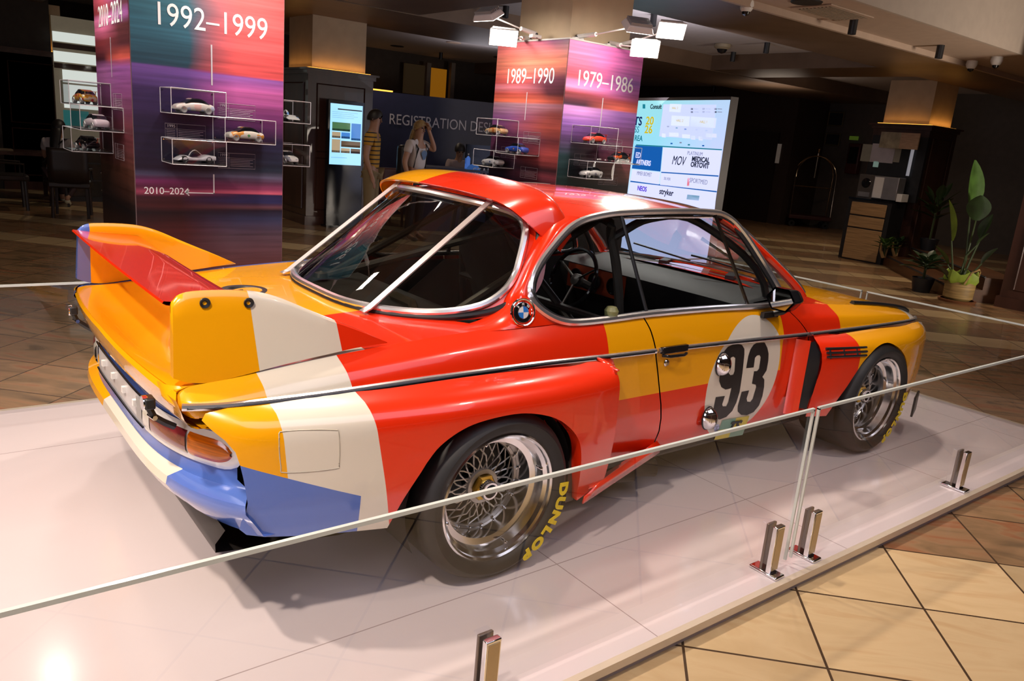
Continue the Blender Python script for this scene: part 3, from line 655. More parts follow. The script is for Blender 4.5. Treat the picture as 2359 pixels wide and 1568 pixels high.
for x, z, rr in ((1.345, .632, .0), (1.305, .372, .0)):   # chrome bonnet-pin domes on the door
    mb = MB(); G = []
    for t in np.linspace(0, 1, 8):
        r = math.sqrt(max(0.0, 1-(t*.985)**2)); G.append([(x+.040*r*math.cos(a)*.95+.012*t, -.836-.042*t, z+.056*r*math.sin(a)-.004*t) for a in np.linspace(0, 2*math.pi, 21)[:-1]])
    mb.grid(G, cv=True); mb.build('number_lamp', CHROME, car)
    mb = MB(); mb.tube([(x+.040*math.cos(a), -.838, z+.056*math.sin(a)) for a in np.linspace(0, 2*math.pi, 25)[:-1]], .003, 6, closed=True); mb.build('lamp_gasket', BLACK, car)
# ---------------------------------------------------------------- race number, sticker
def doorpt(u, v):
    p = at(u, v, y=-.836)
    for _ in range(3):
        rr = pchip([-z for z in ROWZ], np.arange(7), [-p[2]])[0]; y = side_pt([p[0]], rr)[0][1]
        p = at(u, v, y=y-.0012)
    return p
Z = lambda L: [doorpt(1480+a*.19129, 740+b*.19129) for a, b in L]
NINE = [(1150, 268), (1200, 285), (1228, 330), (1228, 400), (1205, 620), (1170, 850), (1130, 980), (1080, 1080), (1010, 1150), (930, 1182), (875, 1165), (850, 1110), (855, 1060), (885, 912), (993, 898), (960, 1000), (968, 1022), (1010, 1022), (1035, 970), (1072, 800), (1040, 812), (1000, 820), (950, 790), (925, 720), (930, 640), (945, 540), (960, 430), (985, 360), (1030, 305), (1090, 278)]
NHOLE = [(1095, 423), (1120, 440), (1110, 600), (1095, 640), (1060, 648), (1040, 625), (1055, 470), (1070, 432)]
THREE = [(1440, 245), (1475, 258), (1505, 320), (1520, 390), (1515, 480), (1495, 590), (1445, 668), (1468, 700), (1465, 790), (1445, 900), (1405, 1010), (1340, 1090), (1260, 1128), (1190, 1125), (1150, 1085), (1150, 1020), (1195, 848), (1285, 830), (1255, 930), (1262, 965), (1300, 970), (1330, 930), (1370, 790), (1365, 760), (1320, 750), (1345, 600), (1380, 598), (1405, 570), (1425, 430), (1410, 405), (1380, 410), (1355, 440), (1340, 553), (1250, 563), (1275, 420), (1300, 340), (1340, 280), (1390, 250)]
def flatpoly(loops, mat, name, parent, lift=0.0):
    """filled outline on the door skin (with holes)"""
    bm = bmesh.new(); edges = []
    for L in loops:
        vs = [bm.verts.new((p[0], p[1]-lift, p[2])) for p in L]
        for i in range(len(vs)): edges.append(bm.edges.new((vs[i], vs[(i+1) % len(vs)])))
    bmesh.ops.triangle_fill(bm, edges=edges, use_beauty=True)
    me = bpy.data.meshes.new(name); bm.to_mesh(me); bm.free(); me.materials.append(mat)
    o = bpy.data.objects.new(name, me); COL.objects.link(o); o.parent = parent; return o
flatpoly([Z(NINE), Z(NHOLE)], BLKT, 'number_nine', door_r); flatpoly([Z(THREE)], BLKT, 'number_three', door_r)
SEA, STY_Y = pmat('sticker_green', (.22, .42, .32), .35), pmat('sticker_yellow', (.75, .62, .08), .35)
a, b, c_, d = [np.array(doorpt(*p)) for p in ((1664, 968), (1726, 957), (1710, 1001), (1644, 1013))]
bil = lambda s, t: lerp(lerp(a, b, s), lerp(d, c_, s), t)
for i in range(2):
    for j in range(2):
        q = [bil(i*.5, j*.5), bil(i*.5+.5, j*.5), bil(i*.5+.5, j*.5+.5), bil(i*.5, j*.5+.5)]; flatpoly([[p+np.array((0, -.002, 0)) for p in q]], SEA if (i+j) % 2 == 0 else STY_Y, 'sticker_field', door_r)
uu = b-a; uu /= np.linalg.norm(uu); vv = a-d; vv -= uu*(vv@uu); vv /= np.linalg.norm(vv)
text_mb('TS', .085, bil(.52, .45)+np.array((0, -.005, 0)), uu, vv, .002, shear=.15, off=.003).build('sticker_letters', BLKT, door_r)
s1 = np.array(doorpt(1650, 985)); mb = MB(); mb.lathe([(.001, .0), (.020, .0)], s1+np.array((0, -.003, 0)), 'y', 20); mb.build('round_sticker', pmat('sticker_bluewhite', (.35, .37, .6), .4, var=.9, scale=90), door_r)
# ---------------------------------------------------------------- wheels (built once, copied)
def make_wheel(x, yo, s):
    """yo: |y| of the rim face, s=-1 right side"""
    Wd = .345 if x < 1 else .30
    wh = empty_part('wheel', car); wh.location = (x, 0, .32); Y = lambda d: s*(yo-d)
    tr = [(.236, .010), (.246, -.004), (.262, -.018), (.285, -.022), (.302, -.010), (.3145, .012), (.3195, .035), (.32, .08), (.32, Wd-.08), (.3195, Wd-.035), (.30, Wd+.005), (.262, Wd+.01), (.236, Wd-.01)]
    mb = MB(); mb.lathe([(r, Y(d)) for r, d in tr], (0, 0, 0), 'y', 64); ty = mb.build('tyre', RUBBER, wh)
    rim = MB(); rim.lathe([(r, Y(d)) for r, d in [(.238, .018), (.2445, .004), (.2445, -.003), (.238, -.006), (.231, .0), (.229, .012), (.216, .022), (.211, .05), (.2085, .06), (.186, .066), (.183, .10), (.180, .15), (.178, .21), (.178, .26)]], (0, 0, 0), 'y', 64); ro = rim.build('rim', ALU, wh)
    # lattice: two crossing families of slim spokes to a bolted ring
    sp = MB(); D = .118
    for k in range(20):
        for q in (-1, 1):
            a0 = 2*math.pi*k/20; a1 = a0+q*.47
            P = [(lerp(.062, .17, t)*math.cos(lerp(a0, a1, t)), Y(D-.012*math.sin(t*3.1)+.03*t*t), lerp(.062, .17, t)*math.sin(lerp(a0, a1, t))) for t in (0, .5, 1)]
            sp.tube(P, .0037, 5, cap=False)
    sp.lathe([(.164, Y(D+.026)), (.168, Y(D+.020)), (.180, Y(D+.020)), (.184, Y(D+.03))], (0, 0, 0), 'y', 48)
    sp.lathe([(.05, Y(D-.014)), (.066, Y(D-.012)), (.072, Y(D+.004)), (.05, Y(D+.02))], (0, 0, 0), 'y', 32)
    sp.build('spoke_lattice', SPOKE, wh)
    b1 = MB(); b1.lathe([(.001, Y(D+.010)), (.0045, Y(D+.011)), (.005, Y(D+.02))], (0, 0, 0), 'y', 7); first = None
    for k in range(20):
        a0 = 2*math.pi*(k+.5)/20
        if first is None: first = bo_ = b1.build('rim_bolt', CHROME, wh)
        else: bo_ = first.copy(); COL.objects.link(bo_)
        bo_.location = (.174*math.cos(a0), 0, .174*math.sin(a0))
    b1 = MB(); b1.lathe([(.001, Y(.018)), (.006, Y(.02)), (.006, Y(.05))], (0, 0, 0), 'y', 8); first = None
    for k in range(4):
        a0 = k*1.57+.3
        if first is None: first = bo_ = b1.build('barrel_stud', CHROME, wh)
        else: bo_ = first.copy(); COL.objects.link(bo_)
        bo_.location = (.213*math.cos(a0), 0, .213*math.sin(a0))
    ds = MB(); ds.lathe([(.04, Y(D+.075)), (.155, Y(D+.075)), (.155, Y(D+.10))], (0, 0, 0), 'y', 40); ds.build('brake_disc', pmat('disc_steel', (.06, .055, .05), .5, .7) if 'disc_steel' not in MATS else MATS['disc_steel'], wh)
    nt_ = MB(); nt_.lathe([(.040, Y(D+.0)), (.051, Y(D-.004)), (.051, Y(D-.028)), (.044, Y(D-.036)), (.030, Y(D-.036))], (0, 0, 0), 'y', 6); nut = nt_.build('hub_nut', GOLD, wh, smooth=20)
    nt_ = MB(); nt_.lathe([(.036, Y(D-.03)), (.036, Y(D-.055)), (.033, Y(D-.062)), (.026, Y(D-.062)), (.024, Y(D-.05)), (.024, Y(D-.0))], (0, 0, 0), 'y', 28); nt_.build('hub_ring', CHROME, wh)
    hd = MB(); hd.lathe([(.001, Y(D-.02)), (.025, Y(D-.02))], (0, 0, 0), 'y', 20); hd.build('hub_bore', BLACK, wh)
    return wh, ty, Y
def letter(word, ty, Y, s, a0, da, size):
    mb = MB()
    for i, ch_ in enumerate(word):
        a = a0-i*da; r = .2815; v = np.array((math.cos(a), 0, math.sin(a))); u = np.array((math.sin(a), 0, -math.cos(a)))
        t = text_mb(ch_, size, np.array((0, Y(-.0232), 0))+v*r, u, v, .002, off=.0035, sx=1.35); mb.add(t.v, t.f)
    return mb.build('tyre_lettering', YELT, ty.parent)
for x, yo in ((0, .97), (2.625, .968)):
    for s in (-1, 1):
        wh, ty, Y = make_wheel(x, yo, s)
        if s < 0: letter('DUNLOP', ty, Y, s, -.06, .205, .052)
# ---------------------------------------------------------------- cabin
mb = MB(); mb.bb((.0, -.72, .26), (2.1, .72, .30)); mb.grid([[(x, y, z) for y in (-.72, .72)] for x, z in ((-.28, .84), (.0, .86), (.20, .84), (.22, .5), (.25, .30))]); mb.grid([[(2.02, y, z) for y in (-.74, .74)] for z in (.3, .86)])
for s in (-1, 1): mb.grid([[(x, s*-.742, z) for x in (0.25, 2.05)] for z in (.3, .865)])
mb.build('cabin_floor', DARKIN, car)
mb = MB(); mb.grid([[(x, y, z-.0*abs(y)) for y in np.linspace(-.70, .70, 7)] for x, z in ((2.15, .89), (1.9, .885), (1.72, .872), (1.66, .85), (1.66, .78), (1.72, .68), (1.76, .55))]); dash = mb.build('dashboard', pmat('dash_vinyl', (.009, .008, .008), .6), car)
mb = MB(); mb.grid([[(1.655+.0*z, y, z) for y in np.linspace(.12, .62, 4)] for z in (.70, .845)]); mb.build('gauge_panel', pmat('gauge_orange', (.30, .035, .004), .5), dash)
for y in (.2, .36, .52):
    mb = MB(); mb.lathe([(.05, -.012), (.05, -.02), (.043, -.02), (.043, -.012), (.001, -.010)], (1.65, y, .775), 'x', 18); mb.build('gauge', GBLACK, dash)
sw = MB(); c = np.array((1.47, .37, .80)); n = np.array((-.93, 0, .37)); v = np.array((.37, 0, .93)); u = np.array((0, 1., 0))
sw.tube([c+(u*math.cos(a)+v*math.sin(a))*.178 for a in np.linspace(0, 2*math.pi, 33)[:-1]], .0125, 8, closed=True)
swo = sw.build('steering_wheel', GBLACK, car)
mb = MB()
for a in (math.pi/2*3, .5, math.pi-.5): mb.tube([c-n*.03, c+(u*math.cos(a)+v*math.sin(a))*.172], .011, 6, flat=.5)
mb.tube([c-n*.03, c-n*.25], .025, 8); mb.lathe([(.001, .02), (.035, .012), (.04, -.02)], c-n*.03, 'z', 16, rot=Matrix((u, v, n)).transposed()); mb.build('wheel_spokes', pmat('wheel_grey', (.10, .095, .09), .4, .6), swo)
for y in (.37,):
    st = empty_part('bucket_seat', car)
    G = []
    for t in np.linspace(0, 1, 14):
        x = .98-.24*t; z = .46+.66*t; w = .25*(1-.0*t)*(1-max(0, t-.70)**2*4.2); dp = .10*(1-t*.6)
        G.append([(x+dp*abs(q)**2.5, y+w*q, z) for q in np.linspace(-1, 1, 11)])
    mb = MB(); mb.grid(G); mb.build('seat_back', DARKIN, st, solid=.05)
    mb = MB(); mb.grid([[(x, y+.26*q, z+.09*abs(q)**3) for q in np.linspace(-1, 1, 9)] for x, z in ((.98, .46), (1.1, .42), (1.3, .44), (1.45, .47))]); mb.build('seat_cushion', DARKIN, st, solid=.05)
cg = MB()
hoop = [(.92, -.62, .3), (.86, -.62, .85), (.81, -.57, 1.17), (.79, -.46, 1.265), (.79, .46, 1.265), (.81, .57, 1.17), (.86, .62, .85), (.92, .62, .3)]
cg.tube(spline(hoop, 5), .021, 8)
for s in (-1, 1):
    cg.tube([(.80, s*.48, 1.25), (-.02, s*.50, .84)], .019, 8); cg.tube(spline([(.81, s*.57, 1.18), (1.05, s*.56, 1.265), (1.4, s*.55, 1.245), (1.85, s*.65, .95), (1.95, s*.66, .4)], 5), .019, 8)
cg.tube([(.80, .46, 1.25), (.9, -.6, .55)], .019, 8); cg.tube([(.79, -.30, 1.26), (-.05, .45, .85)], .019, 8); cg.tube([(.86, -.62, .80), (.86, .62, .80)], .019, 8)
cg.build('roll_cage', CAGE, car)
mb = MB(); mb.tube([(-.1, -.5, .87), (0, -.3, .88), (.02, -.1, .875)], .02, 6); mb.lathe([(.001, .03), (.03, .02), (.035, 0)], (-.08, -.42, .87), 'z', 12); mb.lathe([(.001, .03), (.03, .02), (.035, 0)], (-.1, .36, .87), 'z', 12); mb.build('shelf_fitting', pmat('shelf_metal', (.12, .10, .07), .35, .7), car)
mb = MB(); mb.lathe([(.001, .03), (.02, .026), (.03, .01), (.026, -.02)], (.66, -.765, .905), 'z', 14); mb.build('quarter_latch', pmat('latch_olive', (.2, .2, .08), .4), car)
# ================================================================== STAGE AND GLASS BARRIER
FZ = -0.06
STAGE = pmat('stage_laminate', (.66, .575, .585), .16, 0, .4, var=.02, scale=1.5)
def seams(m, lines, col, wdt):
    q = NM(m); b = m.node_tree.nodes['Principled BSDF']; tc = q.n('ShaderNodeTexCoord'); p = tc.outputs['Object']; src = b.inputs['Base Color'].links[0].from_socket; f = None
    for v, d in lines:
        g = q.math('LESS_THAN', q.math('ABSOLUTE', q.math('SUBTRACT', q.dot(p, v), d)), wdt); f = g if f is None else q.math('MAXIMUM', f, g)
    q.lk(q.mix(f, src, col), b.inputs['Base Color'])
seams(STAGE, [((0, 1, 0), -1.015), ((0, 1, 0), .95), ((1, 0, 0), -.93), ((1, 0, 0), .25), ((1, 0, 0), 1.45), ((1, 0, 0), 2.65), ((1, 0, 0), 3.85)], (.36, .29, .29), .0022)
TRIMM = pmat('stage_edge_trim', (.66, .56, .44), .3, .2, var=.03)
stage = thing('display_stage', 'low white glossy display stage under the race car with glass barriers round its edge', 'stage', (1.2, 0, FZ))
X0, X1, Y0, Y1 = -1.85, 4.2, -1.556, 1.556
mb = MB(); mb.bb((X0+.01-1.2, Y0+.012, .012-.012), (X1-.01-1.2, Y1-.012, .045)); mb.build('stage_base', pmat('stage_side', (.42, .36, .38), .35), stage)
mb = MB(); mb.bb((X0+.022-1.2, Y0+.022, .045), (X1-.022-1.2, Y1-.022, .06)); so_ = mb.build('stage_top', STAGE, stage); so_.location = (0, 0, 0)
mb = MB()
for a, b in (((X0, Y0-.004), (X1, Y0+.022)), ((X0, Y1-.022), (X1, Y1+.004)), ((X0-.004, Y0), (X0+.022, Y1)), ((X1-.022, Y0), (X1+.004, Y1))):
    mb.bb((a[0]-1.2, a[1], .03), (b[0]-1.2, b[1], .0601))
mb.build('edge_trim', TRIMM, stage)
GH = .66
def pane(p, q, label, n=(0, 1)):
    p, q = Vector((*p, 0)), Vector((*q, 0)); t = (q-p).normalized(); nn = Vector((-t.y, t.x, 0))*.006
    o = thing('glass_barrier', label, 'glass barrier', (p.x, p.y, .022), group='clear glass barrier panels')
    z0, z1 = 0, GH-.022; L = q-p
    mb = MB(); V = []
    for z in (z0, z1): V += [tuple(nn+Vector((0, 0, z))), tuple(L+nn+Vector((0, 0, z)))]
    mb.add(V, [(0, 1, 3, 2)]); mb.build('glass_sheet', GLASS, o, smooth=0)
    mb = MB(); e = .0055
    mb.prism([(-e, -e), (e, -e), (e, e), (-e, e)], (Vector((0, 0, z1)), Vector((nn.x, nn.y, 0)).normalized(), Vector((0, 0, 1)), t), L.length)
    for P0 in (Vector((0, 0, 0)), L-t*.008): mb.prism([(-e, 0), (e, 0), (e, z1), (-e, z1)], (P0, Vector((nn.x, nn.y, 0)).normalized(), Vector((0, 0, 1)), t), .008)
    mb.build('polished_edge', GEDGE, o, smooth=0); return o
yg, xg = -1.472, 4.12
pane((-1.77, yg), (1.088, yg), 'long clear glass barrier panel nearest the viewer, beside the rear wheel')
pane((1.118, yg), (xg-.02, yg), 'clear glass barrier panel in front of the front wheel and door')
pane((xg, yg+.02), (xg, -.02), 'glass barrier panel across the stage end ahead of the car nose, right part')
pane((xg, .02), (xg, 1.45), 'glass barrier panel across the stage end ahead of the car nose, far part')
pane((-1.77, 1.47), (1.1, 1.47), 'clear glass barrier panel behind the car wing on the far stage edge')
pane((1.13, 1.47), (xg-.02, 1.47), 'clear glass barrier panel behind the car bonnet on the far stage edge')
def clamp(x, y, rz, label):
    o = thing('glass_clamp', label, 'glass clamp', (x, y, .0), rz, 'chrome glass clamps')
    mb = MB(); mb.bb((-.03, -.062, 0), (.03, .062, .014)); mb.build('clamp_foot', CHROME, o, bevel=.005)
    mb = MB(); mb.bb((-.026, -.030, .012), (.026, -.008, .21)); mb.build('clamp_post', CHROME, o, bevel=.003)
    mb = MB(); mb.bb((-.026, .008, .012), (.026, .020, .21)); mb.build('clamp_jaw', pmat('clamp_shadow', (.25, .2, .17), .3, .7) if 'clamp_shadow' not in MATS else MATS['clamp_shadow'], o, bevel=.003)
    mb = MB(); mb.bb((-.0195, -.032, .026), (.0195, -.0305, .200)); mb.build('clamp_plate', pmat('clamp_bronze', (.50, .37, .20), .25, .4) if 'clamp_bronze' not in MATS else MATS['clamp_bronze'], o)
clamp(-.40, yg, 0, 'chrome glass clamp cut off by the bottom edge of the photo'); clamp(.965, yg, 0, 'chrome glass clamp just left of the gap between two barrier panels')
clamp(1.225, yg, 0, 'chrome glass clamp just right of the gap between two barrier panels'); clamp(2.60, yg, 0, 'chrome glass clamp farthest right, ahead of the front wheel')
# ================================================================== HALL: floor, ceilings, pillars, walls
FLM = bpy.data.materials.new('marble_tiles'); FLM.use_nodes = True; q = NM(FLM); b = FLM.node_tree.nodes['Principled BSDF']
tc = q.n('ShaderNodeTexCoord'); P = tc.outputs['Object']
a_ = q.dot(P, (1/.478, 0, 0)); b_ = q.math('DIVIDE', q.math('SUBTRACT', q.dot(P, (0, 1, 0)), 2.88), .478); a_ = q.math('SUBTRACT', a_, .88/.478)
fa, fb = q.math('FLOOR', a_), q.math('FLOOR', b_); ra, rb = q.math('SUBTRACT', a_, fa), q.math('SUBTRACT', b_, fb)
def near(v, k): return q.math('LESS_THAN', q.math('ABSOLUTE', q.math('SUBTRACT', v, k)), .5)
cream = q.math('LESS_THAN', fb, .5)
for k in (11, 14, 17, 20, 23, 26, 29): cream = q.math('MAXIMUM', cream, near(fb, k))
nz = q.n('ShaderNodeTexNoise'); nz.inputs['Scale'].default_value = 2.3; nz.inputs['Detail'].default_value = 7; nz.inputs['Distortion'].default_value = 1.4
cmb = q.n('ShaderNodeCombineXYZ'); q.lk(q.math('ADD', q.math('MULTIPLY', a_, .35), q.math('MULTIPLY', fa, 3.7)), cmb.inputs[0]); q.lk(q.math('ADD', q.math('MULTIPLY', b_, 1.3), q.math('MULTIPLY', fb, 5.1)), cmb.inputs[1]); q.lk(cmb.outputs[0], nz.inputs['Vector'])
wn = q.n('ShaderNodeTexWhiteNoise'); wn.noise_dimensions = '2D'; c2 = q.n('ShaderNodeCombineXYZ'); q.lk(fa, c2.inputs[0]); q.lk(fb, c2.inputs[1]); q.lk(c2.outputs[0], wn.inputs['Vector'])
brown = q.ramp(nz.outputs['Fac'], [(.25, srgb(92, 76, 58)), (.42, srgb(134, 106, 76)), (.55, srgb(152, 118, 86)), (.66, srgb(150, 98, 66)), (.8, srgb(164, 138, 108))])
crm = q.ramp(nz.outputs['Fac'], [(.3, srgb(190, 162, 120)), (.55, srgb(200, 173, 132)), (.75, srgb(186, 152, 108))])
col = q.mix(cream, brown, crm); vv = q.n('ShaderNodeHueSaturation'); q.lk(q.math('ADD', q.math('MULTIPLY', wn.outputs['Value'], .34), .80), vv.inputs['Value']); q.lk(col, vv.inputs['Color'])
gw = .010
grout = q.math('MAXIMUM', q.math('MAXIMUM', q.math('LESS_THAN', ra, gw), q.math('GREATER_THAN', ra, 1-gw)), q.math('MAXIMUM', q.math('LESS_THAN', rb, gw), q.math('GREATER_THAN', rb, 1-gw)))
col = q.mix(grout, vv.outputs[0], srgb(70, 52, 36)); q.lk(col, b.inputs['Base Color']); b.inputs['Roughness'].default_value = .26; b.inputs['Coat Weight'].default_value = .15
fl = MB(); fl.bb((-16, -8, -.12), (16, 26, 0)); floor = struct(fl.build('floor', FLM, loc=(CAM[0], CAM[1], FZ), rot=(0, 0, -math.pi/4), smooth=0))
DKWOOD = pmat('dark_wood', (.060, .022, .014), .38, 0, .2, var=.35, scale=5, stretch=(1, 1, .12)); DKWALL = pmat('dark_wall', (.035, .026, .022), .7, var=.15)
BEIGE = pmat('beige_plaster', (.46, .35, .23), .6, var=.06, scale=6); SOFF = pmat('soffit_plaster', (.42, .31, .235), .7, var=.04); BEAMM = pmat('beam_plaster', (.15, .095, .062), .42, .15, var=.12, scale=3)
CEILM = pmat('ceiling_plaster', (.42, .38, .37), .7, var=.04); BULK = pmat('bulkhead_plaster', (.42, .345, .285), .75, var=.04)
LEDM = pmat('cove_light', (.9, .5, .1), .5, emit=(1.0, .42, .06), estr=1.7, var=.02)
def sbox(name, lo, hi, m, **k): return struct(MB().bb(lo, hi).build(name, m, smooth=0, **k))
sbox('ceiling', (-12, -14, 6.0), (18, 1.7, 6.15), CEILM)
sbox('ceiling_lobby', (-12, 1.8, 3.36), (18, 15.5, 3.46), CEILM)
sbox('trim_1', (-12, 1.7, 3.14), (17.8, 2.62, 3.36), SOFF); sbox('trim_2', (-12, 1.66, 3.14), (17.8, 1.8, 6.0), BULK)
sbox('trim_3', (-12, 2.6, 3.08), (17.8, 3.9, 3.37), BEAMM); sbox('trim_4', (3.1, 3.88, 3.1), (4.4, 15.4, 3.37), BEAMM)
sbox('trim_5', (-12, 7.3, 3.09), (17.8, 9.3, 3.37), BEAMM); sbox('trim_6', (10.8, 3.88, 3.1), (12.1, 15.4, 3.37), BEAMM); sbox('trim_7', (-12, 2.57, 3.07), (17.8, 2.62, 3.16), SOFF)
sbox('trim_8', (-.7, 3.88, 3.1), (.6, 15.4, 3.37), BEAMM)
sbox('wall_back', (-12, 15.2, FZ), (18, 15.5, 6), DKWALL); sbox('wall_right', (17.8, -14, FZ), (18, 15.5, 6), pmat('grey_brown_wall', (.075, .06, .052), .7, var=.08))
sbox('wall_left', (-12.2, -14, FZ), (-12, 15.5, 6), DKWALL); sbox('wall_front', (-12, -14.2, FZ), (17, -14, 6), pmat('front_wall', (.25, .2, .17), .7))
sbox('trim_9', (16.4, 9.0, FZ), (17.8, 15.3, 3.38), pmat('brown_wall', (.045, .028, .022), .6, var=.08))
def pillar(name, x, y, sx, sy, top, label, led=2.35):
    t = thing(name, label, 'pillar', (x, y, FZ)); L = led-FZ
    mb = MB(); mb.bb((0, 0, L-.05), (sx, sy, top-FZ)); mb.build('upper_shaft', BEIGE, t, smooth=0)
    mb = MB(); mb.bb((-.10, -.10, 0), (sx+.10, sy+.10, L-.12)); mb.bb((-.13, -.13, 0), (sx+.13, sy+.13, .14))
    for a, bnd in (((-.105, .06), (sx+.1-.16,)),): pass
    mb.build('wood_cladding', DKWOOD, t, smooth=0)
    mb = MB()
    for z0, z1 in ((.25, 1.05), (1.15, L-.25)):
        mb.tube([(.05, -.105, z0), (sx-.05, -.105, z0), (sx-.05, -.105, z1), (.05, -.105, z1)], .014, 4, closed=True, up=(0, 1, 0)); mb.tube([(-.105, .05, z0), (-.105, sy-.05, z0), (-.105, sy-.05, z1), (-.105, .05, z1)], .014, 4, closed=True, up=(1, 0, 0))
    mb.build('panel_moulding', DKWOOD, t, smooth=0)
    mb = MB(); mb.bb((-.13, -.13, L-.12), (sx+.13, sy+.13, L-.06)); mb.bb((-.17, -.17, L-.06), (sx+.17, sy+.17, L-.03)); mb.build('cornice', DKWOOD, t, smooth=0)
    mb = MB()
    for lo, hi in (((-.06, -.075, L-.03), (sx+.06, -.05, L-.018)), ((-.075, -.06, L-.03), (-.05, sy+.06, L-.018))): mb.bb(lo, hi)
    mb.build('cove_light_strip', LEDM, t, smooth=0)
    for lx, ly, ax in ((sx/2, -.075, 1), (-.075, sy/2, 0)):
        d = bpy.data.lights.new('cove_lamp', 'AREA'); d.shape = 'RECTANGLE'; d.size = sx if ax else sy; d.size_y = .03; d.energy = .55; d.color = (1, .45, .1)
        o = bpy.data.objects.new('cove_lamp', d); COL.objects.link(o); o.location = (x+lx, y+ly, FZ+L); o.rotation_euler = (math.pi-(.35 if ax else 0), (0 if ax else .35), 0 if ax else math.pi/2)
        if not ax: o.rotation_euler = (math.pi, -.35, 0); d.size, d.size_y = .03, sy
    return t
pillar('wood_clad_pillar', 3.57, 9.0, .9, .9, 3.1, 'beige pillar with glowing cove and dark wood cladding behind the upright blue screen')
pillar('wood_clad_pillar', 12.62, 3.88, .82, .82, 3.1, 'beige pillar with glowing cove light right of the coffee station', 2.38)
pillar('wood_clad_pillar', .0, 13.6, .9, .9, 3.1, 'dark pillar with a faint glowing cove at the far left edge')
pillar('wood_clad_pillar', 9.86, -.1, 1.1, 1.12, 3.14, 'dark wood pillar cut by the right edge behind the potted plant', 2.25)
t = thing('structural_pillar', 'gold-beige pillar rising out of the top of the 1979–1986 display column', 'pillar', (3.12, 2.52, 2.40)); MB().bb((.10, .12, .02), (.84, .86, .70)).build('shaft', BEIGE, t, smooth=0)
# cove light above the registration wall
# ---------------------------------------------------------------- striped display columns
def graphic(name, L, Rr, ax, x0, w, seed):
    m = bpy.data.materials.new(name); m.use_nodes = True; q = NM(m); b = m.node_tree.nodes['Principled BSDF']; b.inputs['Roughness'].default_value = .42
    tc = q.n('ShaderNodeTexCoord'); P = tc.outputs['Object']; z = q.dot(P, (0, 0, 1/2.5)); u = q.math('DIVIDE', q.math('SUBTRACT', q.dot(P, ax), x0), w)
    mp = q.n('ShaderNodeMapping'); mp.inputs['Scale'].default_value = (.7, .7, 26); mp.inputs['Location'].default_value = (seed, seed*2, 0); q.lk(P, mp.inputs[0])
    nz = q.n('ShaderNodeTexNoise'); nz.inputs['Scale'].default_value = 1.6; nz.inputs['Detail'].default_value = 6; q.lk(mp.outputs[0], nz.inputs['Vector'])
    n2 = q.n('ShaderNodeTexNoise'); n2.inputs['Scale'].default_value = 1.1; mp2 = q.n('ShaderNodeMapping'); mp2.inputs['Scale'].default_value = (1, 1, 3); q.lk(P, mp2.inputs[0]); q.lk(mp2.outputs[0], n2.inputs['Vector'])
    zz = q.math('ADD', z, q.math('MULTIPLY', q.math('SUBTRACT', nz.outputs['Fac'], .5), .004))
    f = q.math('ADD', u, q.math('MULTIPLY', q.math('SUBTRACT', n2.outputs['Fac'], .5), .9)); f = q.math('MINIMUM', q.math('MAXIMUM', f, 0.0), 1.0)
    f = q.math('SMOOTHSTEP' if False else 'MULTIPLY', f, 1.0)
    sq = lambda S: [(zv/2.5, srgb(*c)) for zv, c in S]
    col = q.mix(f, q.ramp(zz, sq(L)), q.ramp(zz, sq(Rr)))
    hs = q.n('ShaderNodeHueSaturation'); hs.inputs['Saturation'].default_value = .90; q.lk(q.math('ADD', q.math('MULTIPLY', nz.outputs['Fac'], 1.3), .30), hs.inputs['Value']); q.lk(col, hs.inputs['Color'])
    q.lk(hs.outputs[0], b.inputs['Base Color']); return m
g1 = graphic('graphic_teal_red', [(0, (40, 14, 14)), (.6, (70, 14, 14)), (.85, (72, 18, 18)), (.96, (15, 12, 20)), (1.0, (66, 18, 22)), (1.06, (50, 18, 28)), (1.09, (160, 40, 84)), (1.12, (96, 20, 64)), (1.16, (110, 22, 88)), (1.2, (64, 64, 96)), (1.235, (22, 20, 46)), (1.5, (30, 20, 56)), (1.72, (52, 28, 86)), (1.868, (104, 60, 150)), (1.876, (22, 56, 74)), (2.1, (34, 98, 120)), (2.45, (46, 118, 134))],
    [(0, (44, 18, 18)), (.6, (105, 56, 60)), (.8, (88, 68, 84)), (.92, (34, 50, 88)), (.98, (20, 20, 40)), (1.0, (106, 64, 74)), (1.03, (22, 38, 96)), (1.085, (30, 30, 80)), (1.09, (232, 84, 116)), (1.12, (150, 44, 98)), (1.17, (96, 54, 88)), (1.21, (96, 96, 128)), (1.245, (26, 44, 64)), (1.45, (34, 30, 70)), (1.62, (136, 48, 126)), (1.77, (205, 82, 170)), (1.858, (140, 78, 176)), (1.866, (232, 44, 48)), (2.1, (236, 58, 62)), (2.45, (232, 56, 54))], (1, 0, 0), .30, .36, 1.0)
g2 = graphic('graphic_dusk_side', [(0, (28, 20, 22)), (.7, (52, 24, 16)), (.95, (18, 14, 20)), (1.2, (64, 40, 28)), (1.5, (104, 44, 66)), (1.85, (176, 96, 170)), (1.9, (70, 24, 40)), (2.02, (140, 34, 44)), (2.12, (236, 100, 160)), (2.17, (226, 110, 170)), (2.2, (150, 34, 44)), (2.3, (200, 60, 90)), (2.45, (226, 50, 100))],
    [(0, (28, 20, 22)), (.7, (60, 24, 16)), (.95, (16, 14, 20)), (1.2, (90, 46, 30)), (1.5, (120, 40, 62)), (1.85, (160, 80, 170)), (1.9, (226, 66, 34)), (1.98, (90, 34, 44)), (2.1, (110, 44, 50)), (2.17, (190, 96, 190)), (2.22, (110, 40, 50)), (2.34, (160, 90, 190)), (2.45, (212, 100, 110))], (0, -1, 0), -.75, .5, 4.0)
